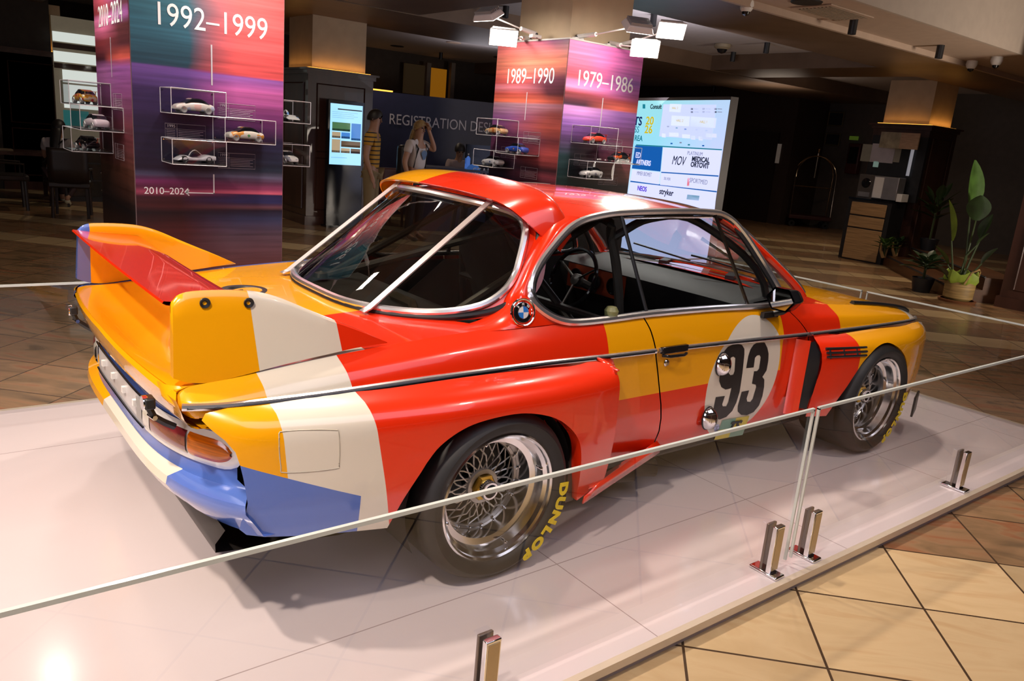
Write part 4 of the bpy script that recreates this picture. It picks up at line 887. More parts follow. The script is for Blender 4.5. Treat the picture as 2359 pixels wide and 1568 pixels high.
g3 = graphic('graphic_orange', [(0, (18, 14, 30)), (1.25, (24, 22, 46)), (1.4, (70, 40, 66)), (1.6, (110, 46, 90)), (1.8, (150, 80, 150)), (1.93, (190, 140, 160)), (1.945, (240, 90, 26)), (2.02, (210, 60, 40)), (2.08, (226, 120, 140)), (2.12, (216, 60, 56)), (2.3, (250, 130, 96)), (2.48, (232, 96, 110))],
    [(0, (18, 12, 22)), (1.2, (30, 24, 40)), (1.3, (130, 44, 60)), (1.35, (60, 30, 40)), (1.5, (180, 50, 44)), (1.62, (110, 40, 50)), (1.72, (190, 66, 50)), (1.85, (150, 60, 60)), (1.93, (170, 110, 130)), (1.945, (196, 70, 40)), (2.02, (80, 30, 40)), (2.15, (120, 50, 80)), (2.3, (226, 110, 66)), (2.48, (120, 60, 110))], (0, -1, 0), -.8, .6, 7.0)
g4 = graphic('graphic_pink', [(0, (14, 24, 26)), (1.3, (16, 44, 44)), (1.5, (30, 60, 66)), (1.65, (90, 60, 110)), (1.8, (150, 90, 190)), (1.93, (226, 150, 226)), (1.945, (60, 40, 60)), (2.05, (150, 50, 60)), (2.1, (246, 120, 180)), (2.14, (236, 110, 180)), (2.18, (190, 60, 80)), (2.3, (232, 80, 130)), (2.48, (252, 120, 190))],
    [(0, (20, 12, 18)), (1.25, (40, 16, 20)), (1.35, (120, 60, 50)), (1.5, (150, 56, 80)), (1.7, (120, 56, 96)), (1.85, (140, 80, 170)), (1.93, (160, 100, 190)), (1.945, (244, 90, 50)), (2.02, (170, 44, 50)), (2.1, (190, 90, 180)), (2.2, (140, 84, 180)), (2.34, (236, 110, 210)), (2.48, (226, 90, 190))], (1, 0, 0), .15, .6, 11.0)
COLTOP = pmat('column_cap', (.5, .48, .47), .5); LINEM = pmat('timeline_grey', (.55, .5, .55), .5); CEDGE = pmat('column_corner', (.20, .13, .13), .5)
PLATE = pmat('info_plate', (.03, .028, .06), .35, var=.1)
def column(x, y, w, d, ml, mf, label, txt_l, txt_f, foot=None):
    t = thing('display_column', label, 'display column', (x, y, FZ)); H = 2.48
    mb = MB(); mb.bb((0, 0, 0), (w, d, H)); ob = mb.build('column_core', CEDGE, t, smooth=0)
    mb = MB(); mb.bb((.004, -.004, 0), (w-.004, .001, H-.002)); mb.build('front_graphic', mf, t, smooth=0)
    mb = MB(); mb.bb((-.004, .004, 0), (.001, d-.004, H-.002)); mb.build('side_graphic', ml, t, smooth=0)
    MB().bb((-.006, -.006, H), (w+.006, d+.006, H+.012)).build('column_cap', COLTOP, t, smooth=0)
    uF, uL, vz = (1, 0, 0), (0, -1, 0), (0, 0, 1)
    for body, u, o in ((txt_f, uF, (w*.51, -.006, 2.17)), (txt_l, uL, (-.006, d*.49, 2.17))):
        if body: text_mb(body, .192, o, u, vz, .002, sx=.84).build('year_lettering', WHITET, t, smooth=0)
    for o, u, n in (((w*.5, -.006, 0), 0, 1), ((-.006, d*.5, 0), 1, 0)):
        mb = MB(); mb.box((o[0], o[1], 1.91), (.010 if n else .002, .002 if n else .010, .25)); mb.build('timeline_bar', LINEM, t, smooth=0)
    if foot:
        mb = MB(); mb.box((w*.505, -.006, 1.15), (.008, .002, .13)); mb.box((w*.505-.09, -.006, 1.089), (.186, .002, .006)); mb.box((w*.505-.172, -.006, 1.098), (.03, .002, .006), Matrix.Rotation(-.7, 3, 'Y')); mb.box((w*.505-.172, -.006, 1.080), (.03, .002, .006), Matrix.Rotation(.7, 3, 'Y')); mb.build('timeline_arrow', WHITET, t, smooth=0)
        text_mb(foot, .062, (w*.505-.30, -.006, 1.095), uF, vz, .002).build('arrow_lettering', WHITET, t, smooth=0)
    # etched information plates beside the cases
    for k, (off, z, tx) in enumerate(((.50, 1.63, '1992'), (.17, 1.475, '1995'), (.50, 1.31, '1999'))):
        for fr in (0, 1):
            if fr == 0: o, u, n = np.array((off+.02, -.0055, z)), np.array(uF), 1
            else: o, u, n = np.array((-.0055, d-off-.02, z)), np.array(uL), 0
            vzz = np.array(vz); mb = MB(); W, Hh = .25, .10
            c = lambda a, b2: tuple(o+u*a+vzz*b2)
            mb.tube([c(0, -Hh/2), c(W, -Hh/2), c(W, Hh/2), c(0, Hh/2)], .0011, 4, closed=True, cap=False); mb.tube([c(0, .018), c(W, .018)], .0008, 4); mb.tube([c(.072, -Hh/2), c(.072, Hh/2)], .0008, 4)
            for r in range(5): mb.tube([c(.08, .008-r*.0105), c(.235-.02*(r % 2), .008-r*.0105)], .0012, 4); mb.tube([c(.006, .008-r*.0105), c(.06, .008-r*.0105)], .0009, 4)
            pl = mb.build('info_plate', LINEM, t, smooth=0)
            if t['label'].startswith('big') and fr == 0: text_mb(tx, .026, np.array(c(.036, .034))-np.array((0, .001, 0)), uF, vz, .001).build('plate_year', LINEM, t, smooth=0)
    return t
LC, FC = (-.41, 2.5), (3.1, 2.5)
column(*LC, .97, 1.02, g2, g1, 'big left display column with teal, red and purple streaks reading 1992–1999', '2010–2024', '1992–1999', '2010–2024')
column(*FC, .93, 1.04, g3, g4, 'smaller far display column with orange and pink streaks reading 1989–1990 and 1979–1986', '1989–1990', '1979–1986')
# ---------------------------------------------------------------- acrylic cases and model cars
CASEB = pmat('case_base', (.05, .045, .045), .25, var=.1)
def case(M, label):
    t = thing('acrylic_case', label, 'display case', (0, 0, 0), group='acrylic model cases'); t.matrix_world = M
    w, d, h = .33, .25, .152
    mb = MB(); P = [(0, 0), (w, 0), (w, -d), (0, -d)]
    V = [(x, y, z) for z in (0, h) for x, y in P]; mb.add(V, [(4, 5, 6, 7), (0, 3, 2, 1), (0, 1, 5, 4), (1, 2, 6, 5), (2, 3, 7, 6), (3, 0, 4, 7)]); mb.build('acrylic_box', ACRYL, t, smooth=0)
    mb = MB(); r = .0021
    for z in (0, h): mb.tube([(x, y, z) for x, y in P], r, 4, closed=True)
    for x, y in P: mb.tube([(x, y, 0), (x, y, h)], r, 4)
    mb.build('case_edges', AEDGE, t, smooth=0)
    MB().bb((.004, -d+.004, .002), (w-.004, -.004, .008)).build('case_base', CASEB, t, smooth=0)
    for x in (.012, w-.012):
        for z in (.014, h-.014): MB().lathe([(.001, -.004), (.005, -.004), (.005, 0)], (x, -.001, z), 'y', 8).build('case_screw', CHROME, t)
    return t
def mcol(name, c1, c2, c3, sc=22):
    if name in MATS: return MATS[name]
    m = pmat(name, c1, .25, 0, .8); q = NM(m); b = m.node_tree.nodes['Principled BSDF']; tc = q.n('ShaderNodeTexCoord'); v = q.n('ShaderNodeTexVoronoi'); v.inputs['Scale'].default_value = sc; q.lk(tc.outputs['Object'], v.inputs['Vector'])
    s = q.n('ShaderNodeSeparateColor'); q.lk(v.outputs['Color'], s.inputs[0]); q.lk(q.ramp(s.outputs[0], [(0, c1), (.55, c2), (.8, c3)], 'CONSTANT'), b.inputs['Base Color']); return m
MGL = pmat('model_window', (.01, .011, .014), .1); MWH = pmat('model_tyre', (.015, .015, .015), .5); MHUB = pmat('model_rim', (.55, .54, .52), .3, .6)
def model(kind, paintm, M, label, group=None):
    t = thing('model_car', label, 'model car', group='model racing cars in cases'); t.matrix_world = M; L = .245
    prof = {'coupe': ((-.5, .030, .040, .036), (-.46, .016, .058, .046), (-.3, .014, .066, .049), (-.12, .014, .070, .050), (.1, .014, .068, .050), (.3, .014, .060, .049), (.45, .014, .050, .046), (.5, .020, .038, .040)),
            'proto': ((-.5, .016, .048, .046), (-.42, .012, .050, .050), (-.3, .012, .054, .052), (-.1, .012, .036, .050), (.1, .012, .034, .050), (.28, .012, .046, .052), (.4, .012, .034, .051), (.5, .012, .016, .048))}[kind if kind in ('coupe', 'proto') else 'coupe']
    xs = np.array([p[0]*L for p in prof]); q_ = np.linspace(xs[0], xs[-1], 24); zl, zh, wd = [pchip(xs, np.array([p[k] for p in prof]), q_) for k in (1, 2, 3)]; G = []
    for x, a, b2, w2 in zip(q_, zl, zh, wd):
        G.append([(x, w2*math.copysign(abs(math.cos(an))**.45, math.cos(an)), (a+b2)/2+(b2-a)/2*math.copysign(abs(math.sin(an))**.6, math.sin(an))) for an in np.linspace(0, 2*math.pi, 21)[:-1]])
    mb = MB(); mb.grid(G, cv=True); o = len(mb.v)-480; mb.f += [tuple(range(19, -1, -1)), tuple(460+k for k in range(20))]; mb.m += [0, 0]
    if kind == 'proto': mb.grid([[(-.06+.10*t2, y, .036+.045*math.sin(math.pi*(1-t2)**.8)*(1 if abs(y) < .006 else .9)) for t2 in np.linspace(0, 1, 8)] for y in (-.008, 0, .008)])
    if kind == 'winged': mb.bb((-.128, -.045, .082), (-.102, .045, .085)); mb.bb((-.12, -.034, .05), (-.108, -.031, .084)); mb.bb((-.12, .031, .05), (-.108, .034, .084))
    bo = mb.build('model_body', paintm, t, smooth=45)
    if kind != 'proto':
        C = [(-.085, .062, .044), (-.06, .082, .040), (-.02, .092, .036), (.02, .091, .036), (.045, .078, .040), (.068, .062, .044)]
        G = [[(x, w2*v, z-(.0 if abs(v) < .9 else .004)) for v in (-1, -.85, 0, .85, 1)] for x, z, w2 in C]
        for r in ((0, 1), (1, 2), (2, 3), (3, 4), (4, 5)): pass
        mb = MB(); mb.grid(G); G2 = [[(x, s*w2, z) for x, z, w2 in C] for s in (-1, 1)]
        for s in (-1, 1): mb.grid([[(x, s*w2*1.06, .058) for x, z, w2 in C], [(x, s*w2, z-.004) for x, z, w2 in C]])
        mb.build('model_glasshouse', MGL, t, smooth=30)
        mb = MB(); mb.grid([[(x, w2*v, z+.0012) for v in np.linspace(-.95, .95, 5)] for x, z, w2 in ((-.055, .0845, .038), (-.02, .092, .035), (.02, .091, .035), (.035, .084, .037))]); mb.build('model_roof', paintm, t)
    else:
        mb = MB(); mb.grid([[(.02+.02*t2, .022*v, .040+.012*(1-t2)) for v in (-1, 0, 1)] for t2 in (0, 1)]); mb.build('model_screen', MGL, t)
    for x in (-.075, .080):
        for s in (-1, 1):
            mb = MB(); mb.lathe([(.001, s*.047), (.012, s*.048), (.0125, s*.051), (.0195, s*.052), (.021, s*.048), (.021, s*.030), (.001, s*.03)], (x, 0, .021), 'y', 18); mb.build('model_wheel', MHUB if (kind != 'proto') else MWH, t)
    return t
Ffr = lambda c, ox, z: Matrix.Translation((c[0]+ox, c[1]-.005, z))                                   # front face, case hangs toward -y
Lfr = lambda c, oy, z: Matrix.Translation((c[0]-.005, c[1]+oy, z)) @ Matrix.Rotation(-math.pi/2, 4, 'Z')   # -x face
Rfr = lambda c, w2, oy, z: Matrix.Translation((c[0]+w2+.005, c[1]+oy, z)) @ Matrix.Rotation(math.pi/2, 4, 'Z')
MP = {'pastel': mcol('paint_pastel', (.7, .66, .6), (.5, .55, .7), (.75, .5, .45), 34), 'cream': mcol('paint_cream', (.75, .7, .6), (.7, .3, .05), (.1, .35, .12), 18), 'white': mcol('paint_white', (.7, .7, .72), (.72, .72, .74), (.6, .6, .64)),
      'multi': mcol('paint_multi', (.7, .35, .03), (.5, .05, .06), (.6, .5, .3), 50), 'pinkwhite': mcol('paint_pinkwhite', (.72, .62, .66), (.72, .64, .66), (.6, .1, .15), 14), 'dark': mcol('paint_dark', (.015, .012, .014), (.02, .015, .02), (.5, .08, .04), 26),
      'tan': mcol('paint_tan', (.6, .36, .16), (.65, .5, .3), (.5, .15, .04), 40), 'blueorange': mcol('paint_blueorange', (.03, .08, .4), (.04, .1, .5), (.75, .3, .02), 16), 'whiteblue': mcol('paint_whiteblue', (.68, .68, .68), (.7, .7, .7), (.1, .15, .3), 18),
      'redgreen': mcol('paint_redgreen', (.7, .06, .03), (.7, .08, .04), (.1, .55, .12), 9), 'orangeblack': mcol('paint_orangeblack', (.02, .02, .02), (.6, .1, .02), (.03, .03, .03), 16), 'ivory': mcol('paint_ivory', (.72, .7, .66), (.7, .68, .64), (.3, .3, .34), 26), 'lime': mcol('paint_lime', (.7, .7, .66), (.2, .4, .75), (.35, .65, .1), 14)}
PL = [
 (Ffr(LC, .165, 1.53), 'coupe', 'pastel', 'top acrylic case on the 1992–1999 face of the left column', 'pastel patterned model coupe in the top case under 1992–1999'),
 (Ffr(LC, .488, 1.38), 'coupe', 'cream', 'right-hand acrylic case on the 1992–1999 face of the left column', 'cream model coupe with orange and green patches in the right case under 1992–1999'),
 (Ffr(LC, .165, 1.226), 'proto', 'white', 'bottom acrylic case on the 1992–1999 face of the left column', 'white open model racer with a tail fin in the bottom case under 1992–1999'),
 (Lfr(LC, .90, 1.53), 'winged', 'multi', 'top acrylic case on the narrow 2010–2024 side of the left column', 'orange and yellow speckled model racer in the top case beside 2010–2024'),
 (Lfr(LC, .55, 1.38), 'coupe', 'pinkwhite', 'middle acrylic case on the narrow 2010–2024 side of the left column', 'pinkish white model coupe in the middle case beside 2010–2024'),
 (Lfr(LC, .90, 1.226), 'winged', 'dark', 'bottom acrylic case on the narrow 2010–2024 side of the left column', 'black model racer in the bottom case beside 2010–2024'),
 (Rfr(LC, .97, .13, 1.53), 'proto', 'lime', 'upper acrylic case poking out behind the right edge of the left column', 'white, blue and lime model car poking out behind the left column, upper case'),
 (Rfr(LC, .97, .13, 1.226), 'coupe', 'ivory', 'lower acrylic case poking out behind the right edge of the left column', 'pale model car poking out behind the left column, lower case'),
 (Lfr(FC, .94, 1.56), 'coupe', 'tan', 'top acrylic case on the 1989–1990 face of the far column', 'tan and orange model car in the top case under 1989–1990'),
 (Lfr(FC, .60, 1.41), 'coupe', 'blueorange', 'right-hand acrylic case on the 1989–1990 face of the far column', 'blue model car with an orange nose in the right case under 1989–1990'),
 (Lfr(FC, .96, 1.27), 'coupe', 'whiteblue', 'bottom acrylic case on the 1989–1990 face of the far column', 'white and blue model car in the bottom case under 1989–1990'),
 (Ffr(FC, .13, 1.56), 'winged', 'redgreen', 'top acrylic case on the 1979–1986 face of the far column', 'red model car with a green tail in the top case under 1979–1986'),
 (Ffr(FC, .46, 1.41), 'winged', 'orangeblack', 'right-hand acrylic case on the 1979–1986 face of the far column', 'black and orange model racer in the right case under 1979–1986'),
 (Ffr(FC, .13, 1.26), 'coupe', 'ivory', 'bottom acrylic case on the 1979–1986 face of the far column', 'ivory model coupe in the bottom case under 1979–1986')]
for M, kind, pm, lc, lm in PL:
    case(M, lc); model(kind, MP[pm], M @ Matrix.Translation((.165, -.13, .0085)) @ Matrix.Rotation(math.pi+.12, 4, 'Z'), lm)
# ---------------------------------------------------------------- arm floodlights on the columns
LAMPW = pmat('lamp_white', (.72, .7, .68), .35, var=.03); LENSM = pmat('lamp_lens', (1, .95, .9), .3, emit=(1.0, .9, .78), estr=14, var=.01)
def flood(base, head, aim, label, power):
    base, head, aim = Vector(base), Vector(head), Vector(aim); t = thing('arm_floodlight', label, 'floodlight', base, group='white arm floodlights on the display columns')
    h = head-base
    MB().box((0, 0, .016), (.11, .05, .03)).build('arm_base', LAMPW, t, bevel=.006)
    MB().lathe([(.001, .05), (.022, .045), (.026, 0)], (0, 0, .0), 'z', 14).build('arm_pivot', BLACK, t)
    mb = MB(); e = h*.32+Vector((0, 0, .0)); mb.tube([(0, 0, .04), e+Vector((0, 0, .02))], .019, 8); mb.build('arm_sleeve', LAMPW, t)
    mb = MB(); mb.tube([e+Vector((0, 0, .02)), h], .0065, 6); mb.build('arm_rod', LAMPW, t)
    d = (aim-head).normalized(); x = d.cross(Vector((0, 0, 1))).normalized(); y = x.cross(d).normalized(); Rm = Matrix((x, y, -d)).transposed()
    mb = MB(); mb.box(h, (.25, .16, .05), Rm, taper=.8); mb.build('lamp_head', LAMPW, t, bevel=.008)
    mb = MB()
    for k in range(7): mb.box(h+Rm @ Vector((0, -.054+.018*k, .034)), (.19, .006, .03), Rm)
    mb.build('cooling_fins', pmat('fin_grey', (.3, .3, .3), .5) if 'fin_grey' not in MATS else MATS['fin_grey'], t)
    mb = MB(); mb.box(h+Rm @ Vector((0, 0, -.026)), (.23, .142, .004), Rm); mb.build('lamp_lens', LENSM, t)
    ld = bpy.data.lights.new('flood_lamp', 'AREA'); ld.shape = 'RECTANGLE'; ld.size = .18; ld.size_y = .11; ld.energy = power; ld.color = (1, .9, .8); ld.spread = math.radians(150)
    lo = bpy.data.objects.new('flood_lamp', ld); COL.objects.link(lo); lo.location = head+d*.032; lo.rotation_euler = d.to_track_quat('-Z', 'Y').to_euler()
    return t
TOP = FZ+2.492
fh = lambda u, v, **k: tuple(at(u, v, **k))
flood((3.2, 3.2, TOP), fh(1160, 84, x=2.58), (1.2, .6, .6), 'arm floodlight with a glaring lit lens over the 1989–1990 face', 7)
flood((3.04, 2.90, TOP), fh(1124, 34, x=2.50), (3.1, 3.0, 1.5), 'arm floodlight at upper left of the far column seen from its ribbed back', 7)
flood((3.30, 2.62, TOP), fh(1470, 60, y=1.86), (3.5, 2.5, 1.5), 'arm floodlight above 1979–1986 seen from its ribbed back', 7)
flood((3.70, 2.62, TOP), fh(1486, 110, y=2.02), (1.6, -.2, .5), 'arm floodlight with bright lens over the right end of the 1979–1986 face', 7)
flood((3.86, 2.70, TOP), fh(1546, 68, y=1.95), (2.2, -.2, .5), 'highest arm floodlight with bright lens, farthest right of the far column', 7)
flood((-.15, 2.62, TOP), (-.60, 2.02, 2.78), (-.9, 0, .3), 'arm floodlight over the left part of the 1992–1999 face, above the picture', 9)
flood((.35, 2.62, TOP), (.38, 1.95, 2.70), (.2, 2.5, 1.5), 'arm floodlight over the right part of the 1992–1999 face, above the picture', 7)
flood((-.3, 3.0, TOP), (-.98, 3.0, 2.70), (-.41, 3.0, 1.5), 'arm floodlight over the 2010–2024 side of the left column, above the picture', 6)
# ================================================================== SCREENS, DESKS, FURNITURE
def escreen(name, col, k=1.0): 
    return MATS.get(name) or pmat(name, tuple(c*.3 for c in col), .3, emit=col, estr=k, var=.02)
# portrait kiosk in front of the wood pillar
p0, p1_, p2_ = at(762, 237, y=8.72), at(836, 240, y=8.72), at(760, 378, y=8.72)
kx0, kx1, kz1, kz0 = p0[0], p1_[0], p0[2], p2_[2]
k = thing('screen_kiosk', 'upright black kiosk with a glowing light-blue portrait screen before the wood-clad pillar', 'screen', ((kx0+kx1)/2, 8.72, FZ)); W = kx1-kx0; H = kz1-kz0; zb = kz0-FZ
MB().bb((-W/2-.03, .006, 0), (W/2+.03, .09, zb+H+.05)).build('kiosk_body', GBLACK, k, smooth=0)
MB().bb((-W/2-.08, -.12, 0), (W/2+.08, .09, .03)).build('kiosk_foot', GBLACK, k, smooth=0)
scr = MB().bb((-W/2, 0, zb), (W/2, .008, zb+H)).build('kiosk_screen', escreen('kiosk_blue', srgb(150, 205, 240), 1.0), k, smooth=0)
R1 = lambda x0, y0, x1, y1, c, nm: MB().bb((-W/2+W*x0, -.003, zb+H*(1-y1)), (-W/2+W*x1, -.0005, zb+H*(1-y0))).build(nm, c, scr, smooth=0)
TIL = [escreen('tile_green', srgb(70, 110, 70), .8), escreen('tile_brown', srgb(90, 70, 50), .8), escreen('tile_blue', srgb(60, 120, 190), .9), escreen('tile_dark', srgb(25, 30, 40), .6), escreen('tile_cream', srgb(170, 150, 120), .8)]
for i, (a, b, c, d) in enumerate(((.06, .30, .62, .44), (.66, .30, .96, .58), (.06, .46, .32, .56), (.35, .46, .62, .56), (.06, .58, .32, .80), (.35, .60, .96, .70), (.35, .72, .63, .80), (.66, .72, .96, .80))):
    R1(a, b, c, d, TIL[(i*2+i//3) % 5], 'photo_tile'); R1(a, d-.035, c, d, TIL[3], 'tile_caption')
R1(.22, .075, .98, .095, TIL[3], 'menu_bar'); R1(.05, .88, .55, .885, TIL[2], 'text_line')
for j in range(4): R1(.05, .13+.03*j, .85-.12*(j % 2), .136+.03*j, escreen('kiosk_text', srgb(110, 150, 185)), 'text_line')
# big sloping-away LED wall
SP = np.array((6.665, 3.495, 0.)); su = np.array((-.226, -.974, 0)); su /= np.linalg.norm(su); sn = np.array((su[1], -su[0], 0)); SW_ = 2.75
def spx(u, v, lift=.004): 
    p = atp(u, v, SP, sn); return p+sn*lift*np.sign((CAM-p)@sn)
top = spx(1678, 230)[2]; sgn_ = np.sign((CAM-SP)@sn)
L = thing('led_wall', 'big glowing blue and white congress screen right of the far display column', 'screen', (SP[0], SP[1], FZ)); sx3 = np.array((0, 0, 1.))
def loc(p): return np.array(p)-np.array((SP[0], SP[1], FZ))
def quad(pts, m, nm, par, th=.0): 
    mb = MB(); mb.add([loc(p) for p in pts], [(0, 1, 2, 3)]); return mb.build(nm, m, par, smooth=0)
mb = MB(); c0, c1 = SP*1, SP-su*SW_
back = -sn*sgn_*.12
V = [c0, c1, c1+back, c0+back]; V = [np.array((v[0], v[1], FZ)) for v in V]+[np.array((v[0], v[1], top+.04)) for v in V]
mb.add([loc(v)-(np.array((0, 0, 0)) if True else 0)-sn*sgn_*.004 for v in V], [(0, 1, 2, 3), (4, 5, 6, 7), (0, 1, 5, 4), (1, 2, 6, 5), (2, 3, 7, 6), (3, 0, 4, 7)]); mb.build('screen_cabinet', pmat('cabinet_grey', (.06, .05, .05), .4), L, smooth=0)
SCM = bpy.data.materials.new('screen_picture'); SCM.use_nodes = True; q = NM(SCM); b = SCM.node_tree.nodes['Principled BSDF']; tc = q.n('ShaderNodeTexCoord'); P = tc.outputs['Object']
zf = q.math('DIVIDE', q.dot(P, (0, 0, 1)), top-FZ); uf = q.math('DIVIDE', q.dot(P, tuple(su)), SW_)
nz = q.n('ShaderNodeTexNoise'); nz.inputs['Scale'].default_value = .9; q.lk(P, nz.inputs['Vector'])
colL = q.ramp(zf, [(.3, srgb(196, 206, 246)), (.60, srgb(176, 214, 244)), (.72, srgb(140, 205, 228)), (1, srgb(138, 205, 214))]); colR = q.ramp(zf, [(.3, srgb(206, 208, 250)), (.6, srgb(190, 196, 244)), (1, srgb(168, 196, 226))])
ff = q.math('MINIMUM', q.math('MAXIMUM', q.math('ADD', q.math('MULTIPLY', uf, 2.2), q.math('ADD', 1.0, q.math('MULTIPLY', nz.outputs['Fac'], .4))), 0.0), 1.0)
cc = q.mix(ff, colL, colR); q.lk(cc, b.inputs['Emission Color']); b.inputs['Emission Strength'].default_value = .92; b.inputs['Base Color'].default_value = (.05, .05, .05, 1); b.inputs['Roughness'].default_value = .35
tz = np.array((0, 0, top)); bz = np.array((0, 0, FZ+.12)); q4 = [c1+tz, c0+tz, c0+bz, c1+bz]
scr = quad(q4, SCM, 'screen_face', L)
def spq(a, b_, c, d, m, nm): return quad([spx(*a), spx(*b_), spx(*c), spx(*d)], m, nm, scr)
S_BLU, S_WHT, S_NVY, S_GRY, S_YEL, S_TEA, S_BLK, S_RED, S_PUR = [escreen(n, srgb(*c), .9) for n, c in (('scr_blue', (18, 84, 160)), ('scr_white', (206, 210, 250)), ('scr_navy', (14, 34, 84)), ('scr_grey', (120, 124, 150)), ('scr_yellow', (190, 170, 20)), ('scr_teal', (20, 110, 130)), ('scr_black', (16, 22, 40)), ('scr_red', (205, 60, 60)), ('scr_purple', (80, 50, 190)))]
S_MAP = escreen('scr_map', srgb(190, 200, 240), .9); S_MAP2 = escreen('scr_map_hall', srgb(204, 210, 246), .9)
spq((1529, 240), (1651, 241), (1640, 322), (1519, 314), S_MAP, 'floor_plan')
spq((1548, 266), (1590, 268), (1588, 291), (1546, 289), S_MAP2, 'plan_hall'); spq((1592, 268), (1651, 272), (1648, 295), (1590, 291), S_MAP2, 'plan_hall'); spq((1544, 239), (1571, 240), (1568, 259), (1542, 257), S_MAP2, 'plan_hall')
for (x, y), w_ in (((1525, 312), 9), ((1542, 310), 22), ((1572, 314), 18), ((1592, 317), 10), ((1610, 319), 9), ((1627, 312), 24)): spq((x, y-5), (x+w_, y-4), (x+w_, y+5), (x, y+4), S_WHT, 'plan_booth')
for i in range(9): x, y = ((1537, 290), (1557, 293), (1577, 296), (1603, 297), (1625, 299), (1545, 329), (1566, 327), (1585, 332), (1618, 334))[i]; spq((x, y), (x+5, y), (x+5, y+3), (x, y+3), (S_GRY, S_TEA, S_BLU)[i % 3], 'plan_mark')
for j in range(6): x, y = 1592+27*(j % 3)-0*(j//3), 249+7*(j//3); spq((x, y), (x+5, y), (x+5, y+4), (x, y+4), S_BLK, 'legend_dot'); spq((x+7, y+1), (x+18, y+1.5), (x+18, y+3), (x+7, y+2.5), S_GRY, 'legend_line')
spq((1464, 335), (1527, 338.5), (1522, 395), (1456, 388), S_BLU, 'blue_panel')
spq((1528, 339.5), (1663, 347), (1656, 404), (1524, 395.5), S_WHT, 'white_panel'); spq((1457, 390.5), (1521, 397), (1518.5, 425), (1453, 416), S_WHT, 'white_panel'); spq((1523.5, 398), (1655, 407), (1652, 440), (1521, 426), S_WHT, 'white_panel'); spq((1452, 419), (1651, 443), (1646.5, 487), (1446, 466), S_WHT, 'white_panel')
spq((1466, 332.5), (1664, 343.5), (1663.7, 346), (1465.5, 335), S_TEA, 'divider_line'); spq((1524, 395.5), (1656, 404), (1655.5, 407), (1523.5, 398), S_BLU, 'divider_line'); spq((1453, 416), (1652, 440), (1651.5, 443), (1452.5, 419), S_BLU, 'divider_line')
def stx(body, u, v, size, m, sx=1.0, shear=0, off=0.0, al='CENTER'):
    mb = text_mb(body, size, loc(spx(u, v, .008)), su, (0, 0, 1), .002, sx=sx, shear=shear, off=off, align=al); return mb.build('screen_lettering', m, scr, smooth=0)
stx('Consult', 1512, 246, .088, S_BLK, off=.002); spq((1481, 240), (1487, 240), (1487, 250), (1481, 250), S_TEA, 'logo_mark')
stx('TS', 1471, 280, .17, S_NVY, 1.15, off=.004); stx('20', 1498, 279, .155, S_YEL, 1.3, off=.003); stx('SS', 1468, 299, .13, S_TEA, 1.1); stx('26', 1495, 299, .155, S_YEL, 1.3, off=.003); stx('REA', 1472, 319, .11, S_TEA, 1.1, off=.002)
stx('HALL 2', 1556, 249, .045, S_YEL); stx('HALL 2', 1567, 278, .05, S_YEL); stx('HALL 1', 1622, 281, .05, S_YEL)
stx('ED', 1471, 358, .11, S_WHT, off=.003); stx('ARTNERS', 1483, 375, .10, S_WHT, .9, off=.003)
stx('PLATINUM', 1602, 354, .07, S_GRY); stx('MEDICAL', 1615, 368, .09, S_BLK, off=.003); stx('ORTOVIT', 1613, 381, .09, S_BLK, off=.003); stx('MOV', 1564, 371, .17, S_BLK, .8, shear=.25)
stx('MMER BIOMET', 1485, 401, .08, S_GRY, .75); stx('SILVER', 1538, 412, .055, S_GRY); stx('SPORTMED', 1610, 418, .085, S_MAP if False else S_GRY, .9); spq((1585, 410), (1590, 410), (1588, 428), (1583, 428), S_RED, 'logo_mark'); stx('NEOS', 1480, 435, .095, S_PUR, off=.003); stx('stryker', 1536, 443, .115, S_BLK, off=.002); spq((1584, 448), (1612, 451), (1610, 462), (1582, 459), S_TEA, 'logo_mark')
# registration wall and counter
ra_ = math.radians(-14); ru = np.array((math.cos(ra_), math.sin(ra_), 0)); rn = np.array((-ru[1], ru[0], 0)); RP = bear(848, 300, 15.2)*np.array((1, 1, 0))
def rpx(u, v, lift=.01):
    return atp(u, v, RP, rn)-rn*lift
zt = rpx(848, 207)[2]
rw = thing('registration_wall', 'navy backdrop wall lettered REGISTRATION DESK behind the people', 'backdrop', (RP[0], RP[1], FZ)); rl = lambda p: np.array(p)-np.array((RP[0], RP[1], FZ))
mb = MB(); V = [RP-ru*.4, RP+ru*5.6, RP+ru*5.6+rn*.1, RP-ru*.4+rn*.1]; V = [np.array((v[0], v[1], FZ)) for v in V]+[np.array((v[0], v[1], zt)) for v in V]
mb.add([rl(v) for v in V], [(0, 3, 2, 1), (4, 5, 6, 7), (0, 1, 5, 4), (1, 2, 6, 5), (2, 3, 7, 6), (3, 0, 4, 7)]); mb.build('backdrop_board', pmat('navy_board', (.012, .013, .055), .5, var=.1), rw, smooth=0)
a, b = rpx(852, 277), rpx(1178, 294); text_mb('REGISTRATION DESK', .27, rl((a+b)/2), ru, (0, 0, 1), .004, sx=np.linalg.norm(b-a)/3.42/.27*.27).build('backdrop_lettering', pmat('letter_lilac', (.55, .53, .62), .5), rw, smooth=0)
cp = RP-rn*2.0; ct = thing('registration_counter', 'low navy registration counter in front of the navy wall', 'counter', (cp[0], cp[1], FZ)); 
Rz = Matrix.Rotation(ra_, 3, 'Z')
